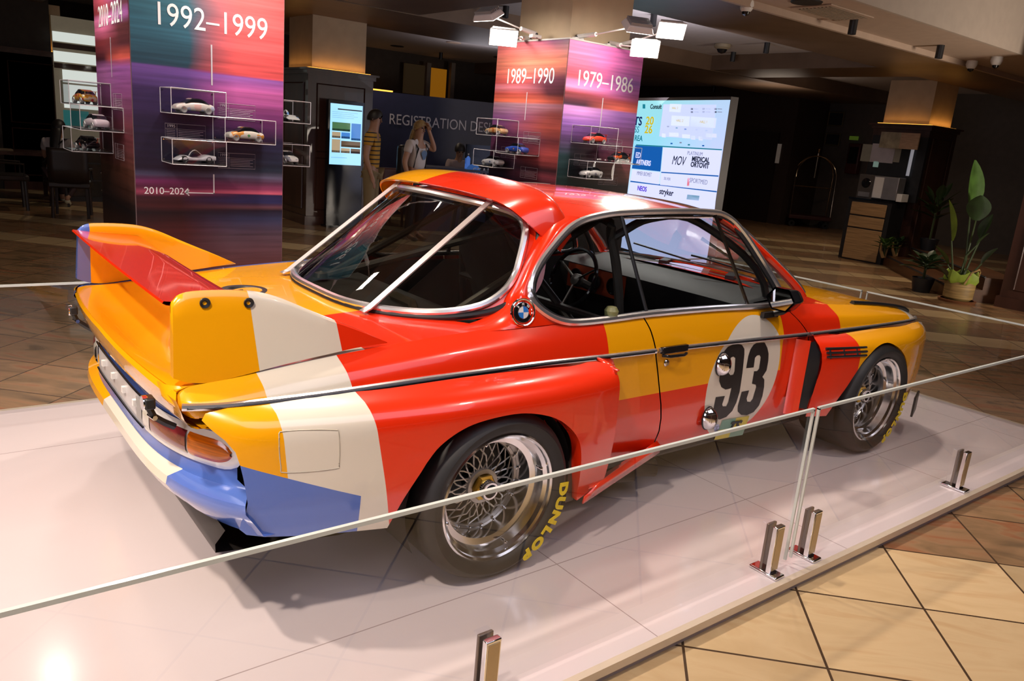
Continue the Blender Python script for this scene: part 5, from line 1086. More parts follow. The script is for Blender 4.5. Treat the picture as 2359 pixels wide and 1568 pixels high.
MB().box(Rz @ Vector((2.6, 0, .5)), (4.4, .6, 1.0), Rz).build('counter_front', MATS['navy_board'], ct, smooth=0); MB().box(Rz @ Vector((2.6, 0, 1.02)), (4.5, .7, .04), Rz).build('counter_top', pmat('counter_top', (.05, .045, .07), .3), ct, smooth=0)
for u, s_, tx in ((1090, .16, None), (1112, .2, "SEA'S")):
    p = atp(u, 396, cp-rn*.31, rn)-np.array((cp[0], cp[1], FZ))
    if tx: text_mb(tx, .16, p, ru, (0, 0, 1), .004).build('counter_lettering', MATS['letter_lilac'], ct, smooth=0)
    else: mb = MB(); mb.lathe([(.001, 0), (.13, 0)], p, 'z', 24, rot=Matrix((ru, (0, 0, 1), -rn)).transposed()); mb.build('counter_logo', pmat('logo_blue', (.03, .12, .4), .4, emit=(.03, .12, .4), estr=.25), ct, smooth=0)
pm = atp(1106, 358, cp, rn); mo = thing('monitor', 'small dark monitor on the registration counter', 'monitor', (pm[0], pm[1], FZ+1.04), ra_); MB().bb((-.26, -.02, .08), (.26, .02, .40)).build('monitor_screen', GBLACK, mo, smooth=0); MB().bb((-.1, -.08, 0), (.1, .08, .02)).bb((-.02, -.01, .01), (.02, .03, .1)).build('monitor_stand', BLACK, mo, smooth=0)
pm = atp(1078, 362, cp, rn); mo = thing('water_bottle', 'blue-lit water bottle on the registration counter', 'bottle', (pm[0], pm[1], FZ+1.04)); MB().lathe([(.001, 0), (.045, .0), (.045, .17), (.02, .21), (.02, .24), (.001, .24)], n=14).build('bottle_body', escreen('bottle_glow', srgb(70, 110, 190), .5), mo); MB().lathe([(.024, .225), (.024, .25), (.001, .25)], n=12).build('bottle_cap', WHITEP, mo)
# window wall behind the registration wall: warm lit opening
for i, (u0, u1, v0, v1, m) in enumerate(((990, 1030, 155, 226, escreen('amber_glow', srgb(120, 74, 10), .7)), (935, 985, 145, 220, escreen('brown_glow', srgb(36, 26, 14), .6)))):
    a, b, c = at(u0, v0, y=14.9), at(u1, v0, y=14.9), at(u1, v1, y=14.9); struct(MB().bb((a[0], 14.9, c[2]), (b[0], 15.0, a[2])).build('window_%d' % (i+1), m, smooth=0))
for u in (987, 1043):
    a, b = at(u, 145, y=14.85), at(u, 230, y=14.85); struct(MB().bb((a[0]-.06, 14.8, b[2]), (a[0]+.06, 14.9, a[2])).build('trim_%d' % (20+u), pmat('mullion_%d' % u, (.16, .13, .11), .5), smooth=0))
a, b = at(842, 203, y=14.6), at(905, 210, y=14.6); tag(MB().bb((a[0], 14.6, a[2]-.02), (b[0], 14.66, a[2]+.012)).build('cove_light_strip', LEDM, smooth=0), 'short glowing amber cove strip above the navy registration wall, left end', 'light strip')
# ---------------------------------------------------------------- left side: bright window with blinds, tables, chairs
wx0, wx1 = at(128, 200, y=13.4)[0], at(250, 200, y=13.4)[0]; wz = lambda v: at(175, v, y=13.4)[2]
BL = escreen('window_daylight', srgb(205, 212, 205), .75); win = struct(MB().bb((wx0, 13.45, .2), (wx1, 13.5, wz(42))).build('window_3', pmat('window_dim', (.10, .085, .06), .5, emit=srgb(88, 80, 66), estr=.6, var=.5, scale=3), smooth=0))
for i, (v0, v1) in enumerate(((78, 100), (122, 146), (163, 192), (196, 250))):
    MB().bb((wx0+(.12 if i > 1 else 0), 13.40, wz(v1)), (wx1, 13.42, wz(v0))).build('blind_panel', BL, win, smooth=0)
for i, v in enumerate((108, 154)): MB().bb((wx0, 13.38, wz(v+7)), (wx1, 13.43, wz(v-5))).build('window_mullion', DKWOOD, win, smooth=0)
MB().bb((wx0+.1, 13.39, wz(290)), (wx0+.5, 13.43, wz(255))).build('blind_panel', pmat('teal_pane', (.05, .2, .2), .4, emit=srgb(40, 110, 110), estr=.35), win, smooth=0)
struct(MB().bb((-12, 13.5, FZ), (wx0-.02, 13.7, 3.4)).build('wall_rear_left', DKWALL, smooth=0)); struct(MB().bb((wx1, 13.55, FZ), (4.5, 13.7, 3.4)).build('wall_rear_right', DKWALL, smooth=0))
DKCH = pmat('chair_dark_wood', (.022, .012, .009), .45, var=.2)
def chair(loc, rz, label, m=DKCH, group='dark chairs at the left tables'):
    t = thing('lounge_chair', label, 'chair', loc, rz, group)
    for x in (-.22, .22):
        for y in (-.22, .22): mb = MB(); mb.tube([(x, y, 0), (x*.95, y*.95, .42 if y < 0 else .44)], .022, 6); mb.build('leg', m, t)
    MB().bb((-.26, -.26, .42), (.26, .26, .50)).build('seat', m, t, bevel=.02)
    mb = MB(); mb.grid([[(x, .23+.05*(z-.5)+.02*math.cos(x*6), z) for x in np.linspace(-.25, .25, 7)] for z in (.48, .7, .9, .96)]); mb.build('backrest', m, t, solid=.035)
    for s in (-1, 1): mb = MB(); mb.tube([(s*.25, -.2, .44), (s*.25, -.2, .66), (s*.25, .22, .68)], .018, 6); mb.build('armrest', m, t)
    return t
c = at(135, 487, z=FZ); chair((c[0]+.10, c[1]-.55, FZ), math.pi*.92, 'dark wooden armchair with its back to the viewer beside the seated woman in white')
c = at(20, 480, z=FZ); chair((c[0], c[1], FZ), math.pi*.5, 'dark chair at the far left edge beside the low table')
c = at(890, 395, y=9.0); chair((c[0], 9.0, FZ), math.pi, 'dark red chair between the man in stripes and the woman in white', pmat('chair_red', (.07, .012, .008), .5), 'red chairs by the registration counter')
c = at(30, 470, z=FZ); t = thing('low_table', 'dark table with papers at the left edge of the hall', 'table', (c[0]-.1, c[1]+.9, FZ)); MB().bb((-.9, -.4, .70), (.8, .4, .75)).build('tabletop', DKWOOD, t, smooth=0)
for x in (-.8, .7):
    for y in (-.32, .32): MB().bb((x-.03, y-.03, 0), (x+.03, y+.03, .70)).build('leg', DKWOOD, t, smooth=0)
pp_ = at(35, 340, z=FZ+.76); tag(MB().bb((c[0]-.3, c[1]+.65, FZ+.752), (c[0]+.12, c[1]+.9, FZ+.775)).build('paper_stack', pmat('paper_tan', (.28, .2, .12), .6), smooth=0), 'tan paper stack lying on the dark table at the left', 'papers')
c = at(215, 470, z=FZ); t = thing('drawer_cabinet', 'black drawer cabinet with small metal knobs between the seated woman and the left column', 'cabinet', (c[0]-.05, c[1]+.35, FZ)); MB().bb((-.35, 0, 0), (.40, .5, .92)).build('carcass', BLACK, t, smooth=0)
for i in range(3):
    d = MB().bb((-.32, -.02, .08+.28*i), (.38, .0, .33+.28*i)).build('drawer', GBLACK, t, smooth=0); MB().lathe([(.001, -.05), (.016, -.045), (.01, -.02)], (.25, 0, .2+.28*i), 'y', 10).build('knob', CHROME, d)
# ---------------------------------------------------------------- right side: door, wall, signs, luggage cart, coffee station
a, b = at(1703, 300, x=16.38), at(1765, 505, x=16.38); struct(MB().bb((16.34, b[1], FZ), (16.42, a[1], a[2])).build('door_1', pmat('door_brown', (.022, .014, .012), .5), smooth=0))
def flat_on(nm, pts, x, m, label, cat, frame=None):
    P = [at(u, v, x=x) for u, v in pts]; ys = [p[1] for p in P]; zs = [p[2] for p in P]
    t = thing(nm, label, cat, (x, (min(ys)+max(ys))/2, (min(zs)+max(zs))/2)); w2, h2 = (max(ys)-min(ys))/2, (max(zs)-min(zs))/2
    MB().bb((-.01, -w2, -h2), (.02, w2, h2)).build('picture_face', m, t, smooth=0)
    if frame: mb = MB(); mb.tube([(-.012, -w2, -h2), (-.012, w2, -h2), (-.012, w2, h2), (-.012, -w2, h2)], .025, 4, closed=True, up=(1, 0, 0)); mb.build('picture_frame', frame, t, smooth=0)
    return t
OLIVE = pmat('olive_frame', (.11, .085, .045), .4); DKPIC = pmat('dark_picture', (.012, .013, .018), .3)
flat_on('framed_picture', ((1912, 258), (1940, 290)), 17.74, DKPIC, 'upper of two small dark framed pictures above the luggage cart', 'picture', OLIVE); flat_on('framed_picture', ((1905, 307), (1932, 335)), 17.74, DKPIC, 'lower of two small dark framed pictures above the luggage cart', 'picture', OLIVE)
flat_on('paper_notice', ((1763, 329), (1793, 376)), 16.36, pmat('notice_paper', (.30, .245, .20), .7, emit=(.3, .24, .2), estr=.12), 'plain cream paper notice on the dark wall left of the luggage cart', 'notice')  # paper given a faint glow, the light on it put into the material
flat_on('exit_sign', ((1958, 313), (1976, 323)), 17.74, pmat('sign_dim_green', (.05, .08, .01), .5, emit=(.06, .1, .01), estr=.3), 'small dim green sign high on the wall right of the framed pictures', 'sign')
ex = at(1957, 400, x=17.55); t = thing('fire_cabinet', 'dark red fire cabinet on the wall between luggage cart and coffee station', 'fire cabinet', (17.55, ex[1], ex[2])); MB().bb((0, -.16, 0), (.18, .16, .75)).build('cabinet_box', pmat('fire_red', (.055, .008, .008), .4), t, bevel=.02); MB().bb((-.01, -.12, .25), (0, .12, .66)).build('cabinet_window', GBLACK, t, smooth=0)
c = at(1856, 522, z=FZ); BR = pmat('dim_brass', (.45, .36, .26), .22, 1.0)
t = thing('luggage_cart', 'brass birdcage luggage cart with a dark red base by the far wall', 'luggage cart', (c[0], c[1], FZ), math.radians(-45)); MB().bb((-.53, -.30, .20), (.53, .30, .30)).build('cart_platform', pmat('cart_red', (.05, .01, .01), .6), t, bevel=.02)
for x in (-.42, .42):
    for y in (-.22, .22): MB().lathe([(.03, -.02), (.08, -.02), (.08, .02), (.03, .02)], (x, y, .08), 'y', 14).build('caster', BLACK, t)
for y in (-.2, .2):
    mb = MB(); mb.tube([(-.5, y, .3), (-.5, y, 1.25)]+[(-.5*math.cos(a), y*math.cos(a*0)*(1-.8*math.sin(a)), 1.25+.55*math.sin(a)) for a in np.linspace(.2, math.pi-.2, 12)]+[(.5, y, 1.25), (.5, y, .3)], .018, 8); mb.build('cage_hoop', BR, t)
mb = MB(); mb.tube([(-.5, 0, 1.02), (.5, 0, 1.02)], .014, 6); mb.build('hanging_rail', BR, t); mb = MB(); mb.lathe([(.02, 1.78), (.05, 1.80), (.05, 1.86), (.02, 1.88), (.03, 1.93), (.05, 1.97), (.03, 2.01), (.001, 2.02)], n=14); mb.build('top_finial', BR, t); mb = MB(); mb.tube([(0, 0, 1.78), (0, 0, 1.25)], .02, 8); mb.build('hanging_post', BR, t)
# coffee station
X = 11.86; y1, y0 = at(1950, 520, x=X)[1], at(2034, 530, x=X)[1]; zt_ = at(1995, 464, x=X)[2]
t = thing('coffee_station', 'tall black coffee station with a wood-fronted cabinet left of the right pillar', 'coffee station', (X, y0, FZ)); Wd = y1-y0; Hc = zt_-FZ
MB().bb((.02, -.06, 0), (.5, Wd+.06, Hc+.02)).build('cabinet_carcass', BLACK, t, smooth=0); MB().bb((.42, -.25, Hc+.05), (.5, Wd+.06, Hc+1.15)).build('back_panel', BLACK, t, smooth=0)
WOODL = pmat('light_oak', (.36, .21, .09), .45, var=.3, scale=4, stretch=(1, .6, 14))
for a_1, b_1 in ((.77, .98), (.56, .75), (.02, .54)): MB().bb((0, .015, Hc*a_1), (.02, Wd-.015, Hc*b_1)).build('drawer_front', WOODL, t, bevel=.01)
MB().bb((.0, -.06, Hc+.02), (.5, Wd+.06, Hc+.05)).build('station_worktop', GBLACK, t, smooth=0)
def on_station(nm, u0, v0, u1, v1, dx, m, label, cat, parts=()):
    a, b = at(u0, v0, x=X+dx), at(u1, v1, x=X+dx); o = thing(nm, label, cat, (X+dx, (a[1]+b[1])/2, min(a[2], b[2]))); w2, h = abs(a[1]-b[1])/2, abs(a[2]-b[2]); MB().bb((0, -w2, 0), (.24, w2, h)).build(nm+'_body', m, o, bevel=.01); return o, w2, h
STEEL = pmat('brushed_steel', (.42, .40, .40), .35, .8)
o, w2, h = on_station('coffee_machine', 1981, 400, 2006, 461, .1, pmat('machine_dark', (.10, .085, .075), .35, .3), 'dark coffee machine at the left on the coffee station', 'coffee machine'); mb = MB(); mb.lathe([(.001, -.02), (.07, -.015), (.085, 0)], (0, 0, h*.66), 'x', 20); mb.build('machine_dial', GBLACK, o); MB().bb((-.02, -w2*.7, .05), (0, w2*.7, h*.3)).build('drip_tray', STEEL, o, smooth=0)
o, w2, h = on_station('milk_machine', 2014, 404, 2062, 463, .1, STEEL, 'silver boxy machine with a white front at the right on the coffee station', 'milk machine'); MB().bb((-.012, w2*.15, .02), (0, w2*.85, h-.02)).build('machine_panel', WHITEP, o, smooth=0)
on_station('cup_holder', 2066, 446, 2075, 466, .1, WHITEP, 'small white cup dispenser at the edge of the coffee station', 'cup dispenser')
a = at(2012, 340, x=X+.42); 
for i, (u, v, w_, h_, m, lb) in enumerate(((1998, 352, .22, .30, pmat('card_sage', (.30, .29, .22), .6), 'left pale card pinned above the coffee machines'), (2033, 353, .42, .32, pmat('card_white', (.52, .48, .50), .6), 'middle white notice card pinned above the coffee machines'), (2062, 353, .20, .30, pmat('card_olive', (.34, .32, .24), .6), 'right pale card pinned above the coffee machines'))):
    p = at(u, v, x=X+.41-.01*(i == 1)); tag(MB().bb((p[0], p[1]-w_/2, p[2]-h_/2), (p[0]+.008, p[1]+w_/2, p[2]+h_/2)).build('notice_card', m, smooth=0), lb, 'card', 'cards above the coffee machines')
p, p2 = at(2031, 303, x=X+.1), at(2112, 345, x=X+.1); t = thing('menu_board', 'pale board, half beige wood and half sage print, above the coffee cards', 'board', (X+.1, (p[1]+p2[1])/2, p2[2])); w2, h = (p[1]-p2[1])/2, p[2]-p2[2]; MB().bb((0, 0-.02, 0), (.03, w2, h)).build('sage_half', pmat('board_sage', (.30, .25, .16), .6, var=.3, scale=9), t, smooth=0); MB().bb((0, -w2, 0), (.03, -.02, h)).build('beige_half', pmat('board_beige', (.38, .24, .15), .6, stretch=(1, 1, 9), var=.2), t, smooth=0)
p = at(2017, 378, x=X+.4); tag(MB().bb((p[0], p[1]-.045, p[2]-.05), (p[0]+.02, p[1]+.045, p[2]+.05)).build('sticker_screen', escreen('small_screen', srgb(110, 130, 120), .5), smooth=0), 'small glowing yellow-edged screen above the silver machine', 'screen')
p, p2 = at(2103, 344, x=X+.38), at(2090, 405, x=X+.38); tag(MB().tube([p, p2], .03, 4).build('light_strip', pmat('strip_white', (.4, .4, .44), .4, emit=(.4, .4, .45), estr=.3), smooth=0), 'pale vertical strip at the right side of the coffee station', 'strip')
# steps with planters
STEPW = pmat('step_wood', (.105, .043, .018), .4, 0, .1, var=.25, scale=4, stretch=(.4, .4, 3)); NOSE = pmat('step_nosing', (.015, .015, .018), .5)
e = np.array((-.746, -.666, 0)); nrm = np.array((.666, -.746, 0)); base = np.array((11.95, 3.85, FZ)); st = thing('wood_steps', 'dark reddish wooden steps leading off to the right behind the car nose', 'steps', tuple(base))
for i, (d, h) in enumerate(((0, .17), (.42, .34))):
    poly = [nrm*d, nrm*d+e*3.3, nrm*.9+e*3.3, nrm*.9]; mb = MB(); mb.prism([(p[0], p[1]) for p in poly], ((0, 0, .0 if i == 0 else .17), (1, 0, 0), (0, 1, 0), (0, 0, 1)), .17); mb.build('step', STEPW, st, smooth=0)
    mb = MB(); a, b = nrm*d, nrm*d+e*3.3; mb.tube([(a[0], a[1], h), (b[0], b[1], h)], .016, 4); mb.build('step_nosing', NOSE, st, smooth=0)
# ================================================================== CEILING FIXTURES
def drop(u, v, z, label, r=.045, h=.16):
    p = at(u, v, z=z); o = MB().lathe([(.001, 0), (r, 0), (r, -h), (r*.8, -h), (r*.75, -h+.03), (.001, -h+.03)], n=16).build('downlight', BLACK, loc=tuple(p)); return tag(o, label, 'downlight', 'black cylinder downlights')
for (u, v, z), lb in zip(((1968, 44, 3.14), (2168, 104, 3.14), (1507, 32, 3.36), (1690, 120, 3.36), (1768, 98, 3.36), (1166, 14, 3.36), (1016, 121, 3.36), (1645, 198, 3.36), (1763, 198, 3.36), (1888, 200, 3.36)),
    ('black cylinder downlight on the beige soffit beside the square vent', 'black cylinder downlight at the right end of the beige soffit', 'black cylinder downlight left of the brightest floodlights of the far column', 'nearest black downlight to the ceiling dome camera, below it', 'black cylinder downlight right of the ceiling dome camera', 'black cylinder downlight above the upper left floodlight of the far column', 'black cylinder downlight over the registration wall', 'leftmost black downlight above the dark wall right of the big screen', 'middle black downlight above the dark wall right of the big screen', 'rightmost black downlight above the dark wall, over the luggage cart')):
    drop(u, v, z, lb)
p = at(1918, 28, z=3.138); t = thing('ceiling_vent', 'square beige air vent in the soffit at upper right', 'vent', tuple(p)); MB().bb((-.42, -.24, -.012), (.42, .24, 0)).build('vent_frame', SOFF, t, smooth=0)
for i in range(9): MB().bb((-.36, -.20+.044*i, -.02), (.36, -.18+.044*i, -.012)).build('vent_slat', pmat('vent_tan', (.22, .16, .11), .6) if 'vent_tan' not in MATS else MATS['vent_tan'], t, smooth=0)
for (u, v, z), lb in zip(((1722, 8, 3.14), (2240, 146, 3.14), (2298, 137, 3.14)), ('white dome camera at the top edge on the soffit', 'white dome camera at the right end of the soffit', 'smaller white dome camera near the right edge of the bulkhead')):
    p = at(u, v-6, z=z); t = thing('dome_camera', lb, 'camera', tuple(p), group='white dome cameras'); MB().lathe([(.001, 0), (.07, 0), (.075, -.05), (.06, -.09), (.04, -.11)], n=16).build('camera_housing', WHITEP, t); MB().lathe([(.045, -.10), (.035, -.135), (.001, -.15)], n=14).build('camera_dome', GBLACK, t)
p = at(1665, 102, z=3.355); t = thing('ceiling_speaker_dome', 'tan dome camera on the white ceiling right of the far column lamps', 'camera', tuple(p)); MB().lathe([(.001, 0), (.14, 0), (.14, -.05), (.09, -.08)], n=18).build('dome_base', pmat('dome_tan', (.25, .2, .13), .5), t); MB().lathe([(.09, -.08), (.06, -.13), (.001, -.15)], n=16).build('dome_bulb', GBLACK, t)
for (u, v), lb in zip(((1534, 124), (915, 106), (1045, 98), (1152, 132), (1858, 4)), ('dark round speaker in the ceiling below the bright floodlights', 'dark round speaker in the ceiling above the registration wall, left', 'pale round speaker in the ceiling above the registration wall, middle', 'dark round speaker in the ceiling left of the far column', 'dark round hole in the soffit at the top edge')):
    z = 3.355 if v > 50 else 3.138; p = at(u, v, z=z); tag(MB().lathe([(.001, -.012), (.15, -.012), (.16, 0)], n=22).build('ceiling_speaker', BLACK if u != 1045 else SOFF, loc=tuple(p)), lb, 'speaker', 'round ceiling speakers')
# ================================================================== PLANTS
LEAF = pmat('leaf_green', (.05, .11, .018), .4, var=.4, scale=5); LEAFD = pmat('leaf_dark', (.016, .036, .010), .4, var=.4, scale=7); LEAFL = pmat('leaf_lit', (.16, .26, .03), .4, var=.25); STEM = pmat('stem_green', (.04, .06, .02), .5); POTB = pmat('basket_weave', (.34, .22, .075), .6, var=.45, scale=3, stretch=(1, 1, 26)); LIME = pmat('lime_liner', (.26, .36, .035), .55, var=.25); DPOT = pmat('dark_pot', (.012, .014, .02), .4); TERRA = pmat('terracotta', (.22, .08, .03), .6)  # leaf_lit: brighter leaf copy with the light put into its colour
def leaf(base, tip, width, droop=.12, n=9, curl=.15):
    b, t = np.array(base, float), np.array(tip, float); ax = t-b; L = np.linalg.norm(ax); ax /= L; sd = np.cross(ax, (0, 0, 1.)); sd /= (np.linalg.norm(sd)+1e-6); up = np.cross(sd, ax); G = []
    for i in range(n):
        s = i/(n-1); w2 = width*math.sin(math.pi*min(1, s*.93+.05))**.75*(1-.25*s); c = b+ax*L*s-np.array((0, 0, 1))*droop*s*s*L
        G.append([c+sd*w2*v+up*abs(v)*w2*curl*2 for v in (-1, -.5, 0, .5, 1)])
    mb = MB(); mb.grid(G); return mb
rnd = random.Random(5)
pb = at(2203, 694, z=FZ)*np.array((1, 1, 1)); pl = thing('potted_strelitzia', 'tall broad-leaved plant in a woven basket with a lime liner at the right', 'plant', (pb[0], pb[1], FZ))
MB().lathe([(.001, 0), (.22, 0), (.235, .03), (.20, .035)], n=24).build('basket_saucer', TERRA, pl); MB().lathe([(.15, .03), (.18, .06), (.185, .26), (.175, .28)], n=24).build('woven_basket', POTB, pl)
mb = MB(); mb.lathe([(.178, .25), (.205, .30), (.19, .40), (.18, .40), (.15, .30), (.001, .30)], n=24); mb.v = [(x*(1+.08*math.sin(7*math.atan2(y, x))), y*(1+.08*math.sin(7*math.atan2(y, x))), z+(.03*math.sin(5*math.atan2(y, x)) if z > .38 else 0)) for x, y, z in mb.v]; mb.build('lime_liner', LIME, pl)
mb = MB(); mb.tube([(-.18, -.12, .26), (-.13, -.16, .42), (.0, -.19, .46), (.12, -.16, .42), (.16, -.13, .26)], .012, 6); mb.build('basket_handle', POTB, pl)
ew = np.array((.7071, -.7071, 0.))     # to the viewer's right
def P_(u, v): 
    q = atp(u, v, (pb[0], pb[1], 0), (.7071, .7071, 0)); return q-np.array((pb[0], pb[1], FZ))
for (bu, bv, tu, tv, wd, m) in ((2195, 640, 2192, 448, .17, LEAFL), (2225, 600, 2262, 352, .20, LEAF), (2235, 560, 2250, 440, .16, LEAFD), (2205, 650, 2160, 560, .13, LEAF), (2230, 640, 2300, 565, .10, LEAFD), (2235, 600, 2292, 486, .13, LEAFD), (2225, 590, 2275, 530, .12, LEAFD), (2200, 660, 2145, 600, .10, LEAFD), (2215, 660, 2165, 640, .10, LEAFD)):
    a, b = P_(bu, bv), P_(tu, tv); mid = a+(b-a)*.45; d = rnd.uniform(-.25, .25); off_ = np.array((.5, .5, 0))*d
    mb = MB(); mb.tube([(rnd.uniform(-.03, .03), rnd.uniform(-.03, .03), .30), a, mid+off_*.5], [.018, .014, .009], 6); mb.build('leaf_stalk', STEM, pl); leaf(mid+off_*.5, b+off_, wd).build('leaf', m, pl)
def bush(pt, h, r, n, label, pot=True, m=LEAFD, trunk=False, grp=None, lf=.10):
    t = thing('potted_plant', label, 'plant', tuple(pt), group=grp); z0 = 0
    if pot: MB().lathe([(.001, 0), (.11, 0), (.15, .20), (.135, .20), (.12, .16), (.001, .16)], n=16).build('pot', DPOT, t); z0 = .16
    if trunk:
        for s in (-1, 1): mb = MB(); mb.tube([(s*.02, 0, z0), (s*.10, .02, z0+.12), (s*.16, 0, z0+.24)], [.028, .022, .012], 7); mb.build('trunk', pmat('pale_trunk', (.36, .22, .09), .6) if 'pale_trunk' not in MATS else MATS['pale_trunk'], t)
    for i in range(n):
        a = i*2.4; q = (i+.5)/n; b = np.array((math.cos(a)*r*.3*q, math.sin(a)*r*.3*q, z0+h*(.35+.4*q))); tp = np.array((math.cos(a)*r*(1.1-.5*q), math.sin(a)*r*(1.1-.5*q), z0+h*(.5+.55*q)))
        leaf(b, tp, lf*rnd.uniform(.7, 1.1)).build('leaf', m, t)
    mb = MB(); mb.tube([(0, 0, z0), (0, 0, z0+h*.75)], .018, 6); mb.build('stem', STEM, t); return t
def stp(u, v, h): return at(u, v, z=FZ+h)
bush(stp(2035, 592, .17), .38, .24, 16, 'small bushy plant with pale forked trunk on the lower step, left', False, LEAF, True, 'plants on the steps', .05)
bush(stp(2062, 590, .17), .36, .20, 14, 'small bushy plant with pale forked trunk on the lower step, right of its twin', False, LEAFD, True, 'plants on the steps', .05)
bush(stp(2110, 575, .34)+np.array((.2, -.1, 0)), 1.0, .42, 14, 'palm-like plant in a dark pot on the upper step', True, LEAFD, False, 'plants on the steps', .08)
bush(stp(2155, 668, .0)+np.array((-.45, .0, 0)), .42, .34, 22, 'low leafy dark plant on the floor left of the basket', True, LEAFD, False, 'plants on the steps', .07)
# ================================================================== PEOPLE
SKIN = pmat('skin', (.36, .19, .12), .5, var=.06); HAIRD = pmat('hair_dark', (.012, .008, .007), .5, var=.3, scale=30); HAIRB = pmat('hair_blonde', (.30, .19, .075), .5, var=.3, scale=30); EYE = pmat('eye', (.02, .015, .012), .2)
def skinmesh(name, V, E, Rd, m, parent, root=0, sub=2):
    me = bpy.data.meshes.new(name); me.from_pydata([tuple(v) for v in V], E, []); me.update(); me.materials.append(m)
    o = bpy.data.objects.new(name, me); COL.objects.link(o); o.parent = parent
    md = o.modifiers.new('skin', 'SKIN'); md.use_smooth_shade = True
    if not me.skin_vertices: 
        bm = bmesh.new(); bm.from_mesh(me); bm.verts.layers.skin.verify(); bm.to_mesh(me); bm.free()
    for i, sv in enumerate(me.skin_vertices[0].data):
        r = Rd[i]; sv.radius = (r, r) if not hasattr(r, '__len__') else r; sv.use_root = (i == root)
    md = o.modifiers.new('sub', 'SUBSURF'); md.levels = sub; md.render_levels = sub
    return o
class Fig:
    def __init__(s): s.V = []; s.E = []; s.R = []
    def p(s, v, r, prev=None):
        s.V.append(np.array(v, float)); s.R.append(r); i = len(s.V)-1
        if prev is not None: s.E.append((prev, i))
        return i
def person(label, loc, rz, J, hair, shirt, pants, shoes, long_hair=False, sleeves=.55, skirt=False, scale=1.0, shirt_hem=.0):
    """J: joint positions (metres, facing -y). Body is one skinned mesh; hair and clothes are its children"""
    t = thing('person', label, 'person', loc, rz); t.scale = (scale,)*3; f = Fig(); A = {k: np.array(v, float) for k, v in J.items()}
    pe = f.p(A['pelvis'], (.14, .10)); sp = f.p(lerp(A['pelvis'], A['chest'], .5), (.125, .092), pe); ch = f.p(A['chest'], (.15, .10), sp); ne = f.p(A['neck'], .055, ch)
    hd = A['head']; up = (hd-A['neck']); up /= np.linalg.norm(up); fw = A.get('look', np.array((0, -1., 0)))
    jaw = f.p(hd-up*.055+fw*.012, (.066, .070), ne); sk = f.p(hd+up*.03, (.076, .088), jaw); f.p(hd+up*.095, (.055, .062), sk)
    def hand(w, e, side):
        d = (w-e)/np.linalg.norm(w-e); lat = np.cross(d, (0, 0, 1.)); lat = lat/(np.linalg.norm(lat)+1e-6) if np.linalg.norm(lat) > .2 else np.array((1., 0, 0)); return d, lat
    for s_ in 'lr':
        sh = f.p(A['sh_'+s_], .062, ch); el = f.p(A['el_'+s_], .043, sh); wr = f.p(A['wr_'+s_], .028, el); d, lat = hand(A['wr_'+s_], A['el_'+s_], s_)
        pa = f.p(A['wr_'+s_]+d*.075, (.036, .016), wr); n_ = np.cross(d, lat)
        for k, (o_, ln) in enumerate(((-.030, .062), (-.010, .074), (.010, .070), (.028, .054))):
            a = f.p(A['wr_'+s_]+d*.105+lat*o_, .0095, pa); b = f.p(A['wr_'+s_]+d*(.105+ln*.55)+lat*o_+n_*.006, .0088, a); f.p(A['wr_'+s_]+d*(.105+ln)+lat*o_*1.05+n_*.020, .0075, b)
        a = f.p(A['wr_'+s_]+d*.045-lat*.036, .011, pa); f.p(A['wr_'+s_]+d*.085-lat*.052, .009, a)
        hp = f.p(A['hip_'+s_], .088, pe); kn = f.p(A['kn_'+s_], .058, hp); an = f.p(A['an_'+s_], .038, kn); ft = A.get('ft_'+s_, A['an_'+s_]+np.array((0, -.14, -.055))); f.p(ft, (.036, .026), an)
    body = skinmesh('body', f.V, f.E, f.R, SKIN, t)
    rgt = np.cross(fw, up); rgt /= np.linalg.norm(rgt)
    mb = MB(); nb = hd+fw*.083-up*.008; mb.tube([nb+up*.035-fw*.006, nb+up*.005+fw*.008, nb-up*.012+fw*.017, nb-up*.02], [.006, .009, .013, .006], 6); mb.build('nose', SKIN, t)
    for s_ in (-1, 1):
        MB().lathe([(.001, .012), (.009, .008), (.012, 0), (.009, -.008), (.001, -.012)], hd+fw*.074+rgt*s_*.030+up*.022, n=8).build('eye', EYE, t)
        mb = MB(); mb.tube([hd+rgt*s_*.075+up*.025, hd+rgt*s_*.088+up*.0-fw*.012, hd+rgt*s_*.076-up*.025], [.008, .014, .007], 6, flat=.6); mb.build('ear', SKIN, t)
    mb = MB(); mb.tube([hd+fw*.080-up*.046-rgt*.022, hd+fw*.086-up*.047, hd+fw*.080-up*.046+rgt*.022], .005, 5); mb.build('mouth', pmat('lip', (.30, .10, .08), .5) if 'lip' not in MATS else MATS['lip'], t)
    G = []
    for a in np.linspace(0, math.pi*.62, 9):
        ring = []
        for b in np.linspace(0, 2*math.pi, 17)[:-1]:
            k = 1.0 if math.sin(b) < .2 else max(.0, 1-.42*(math.sin(b)-.2)); aa = a*k; rr = math.sin(aa)
            ring.append(hd+up*(.03+.112*math.cos(aa))+rgt*math.cos(b)*rr*.096+fw*(math.sin(b)*rr*.108-.004))
        G.append(ring)
    mb = MB(); mb.grid(G, cv=True)
    mb.build('hair', hair, t)
    if long_hair:
        h = Fig(); a = h.p(hd-fw*.06+up*.02, (.085, .05)); b = h.p(hd-fw*.095-up*.12, (.085, .045), a); c = h.p(hd-fw*.11-up*.27, (.08, .035), b); h.p(hd-fw*.10-up*.42, (.05, .02), c); skinmesh('long_hair', h.V, h.E, h.R, hair, t, sub=1)
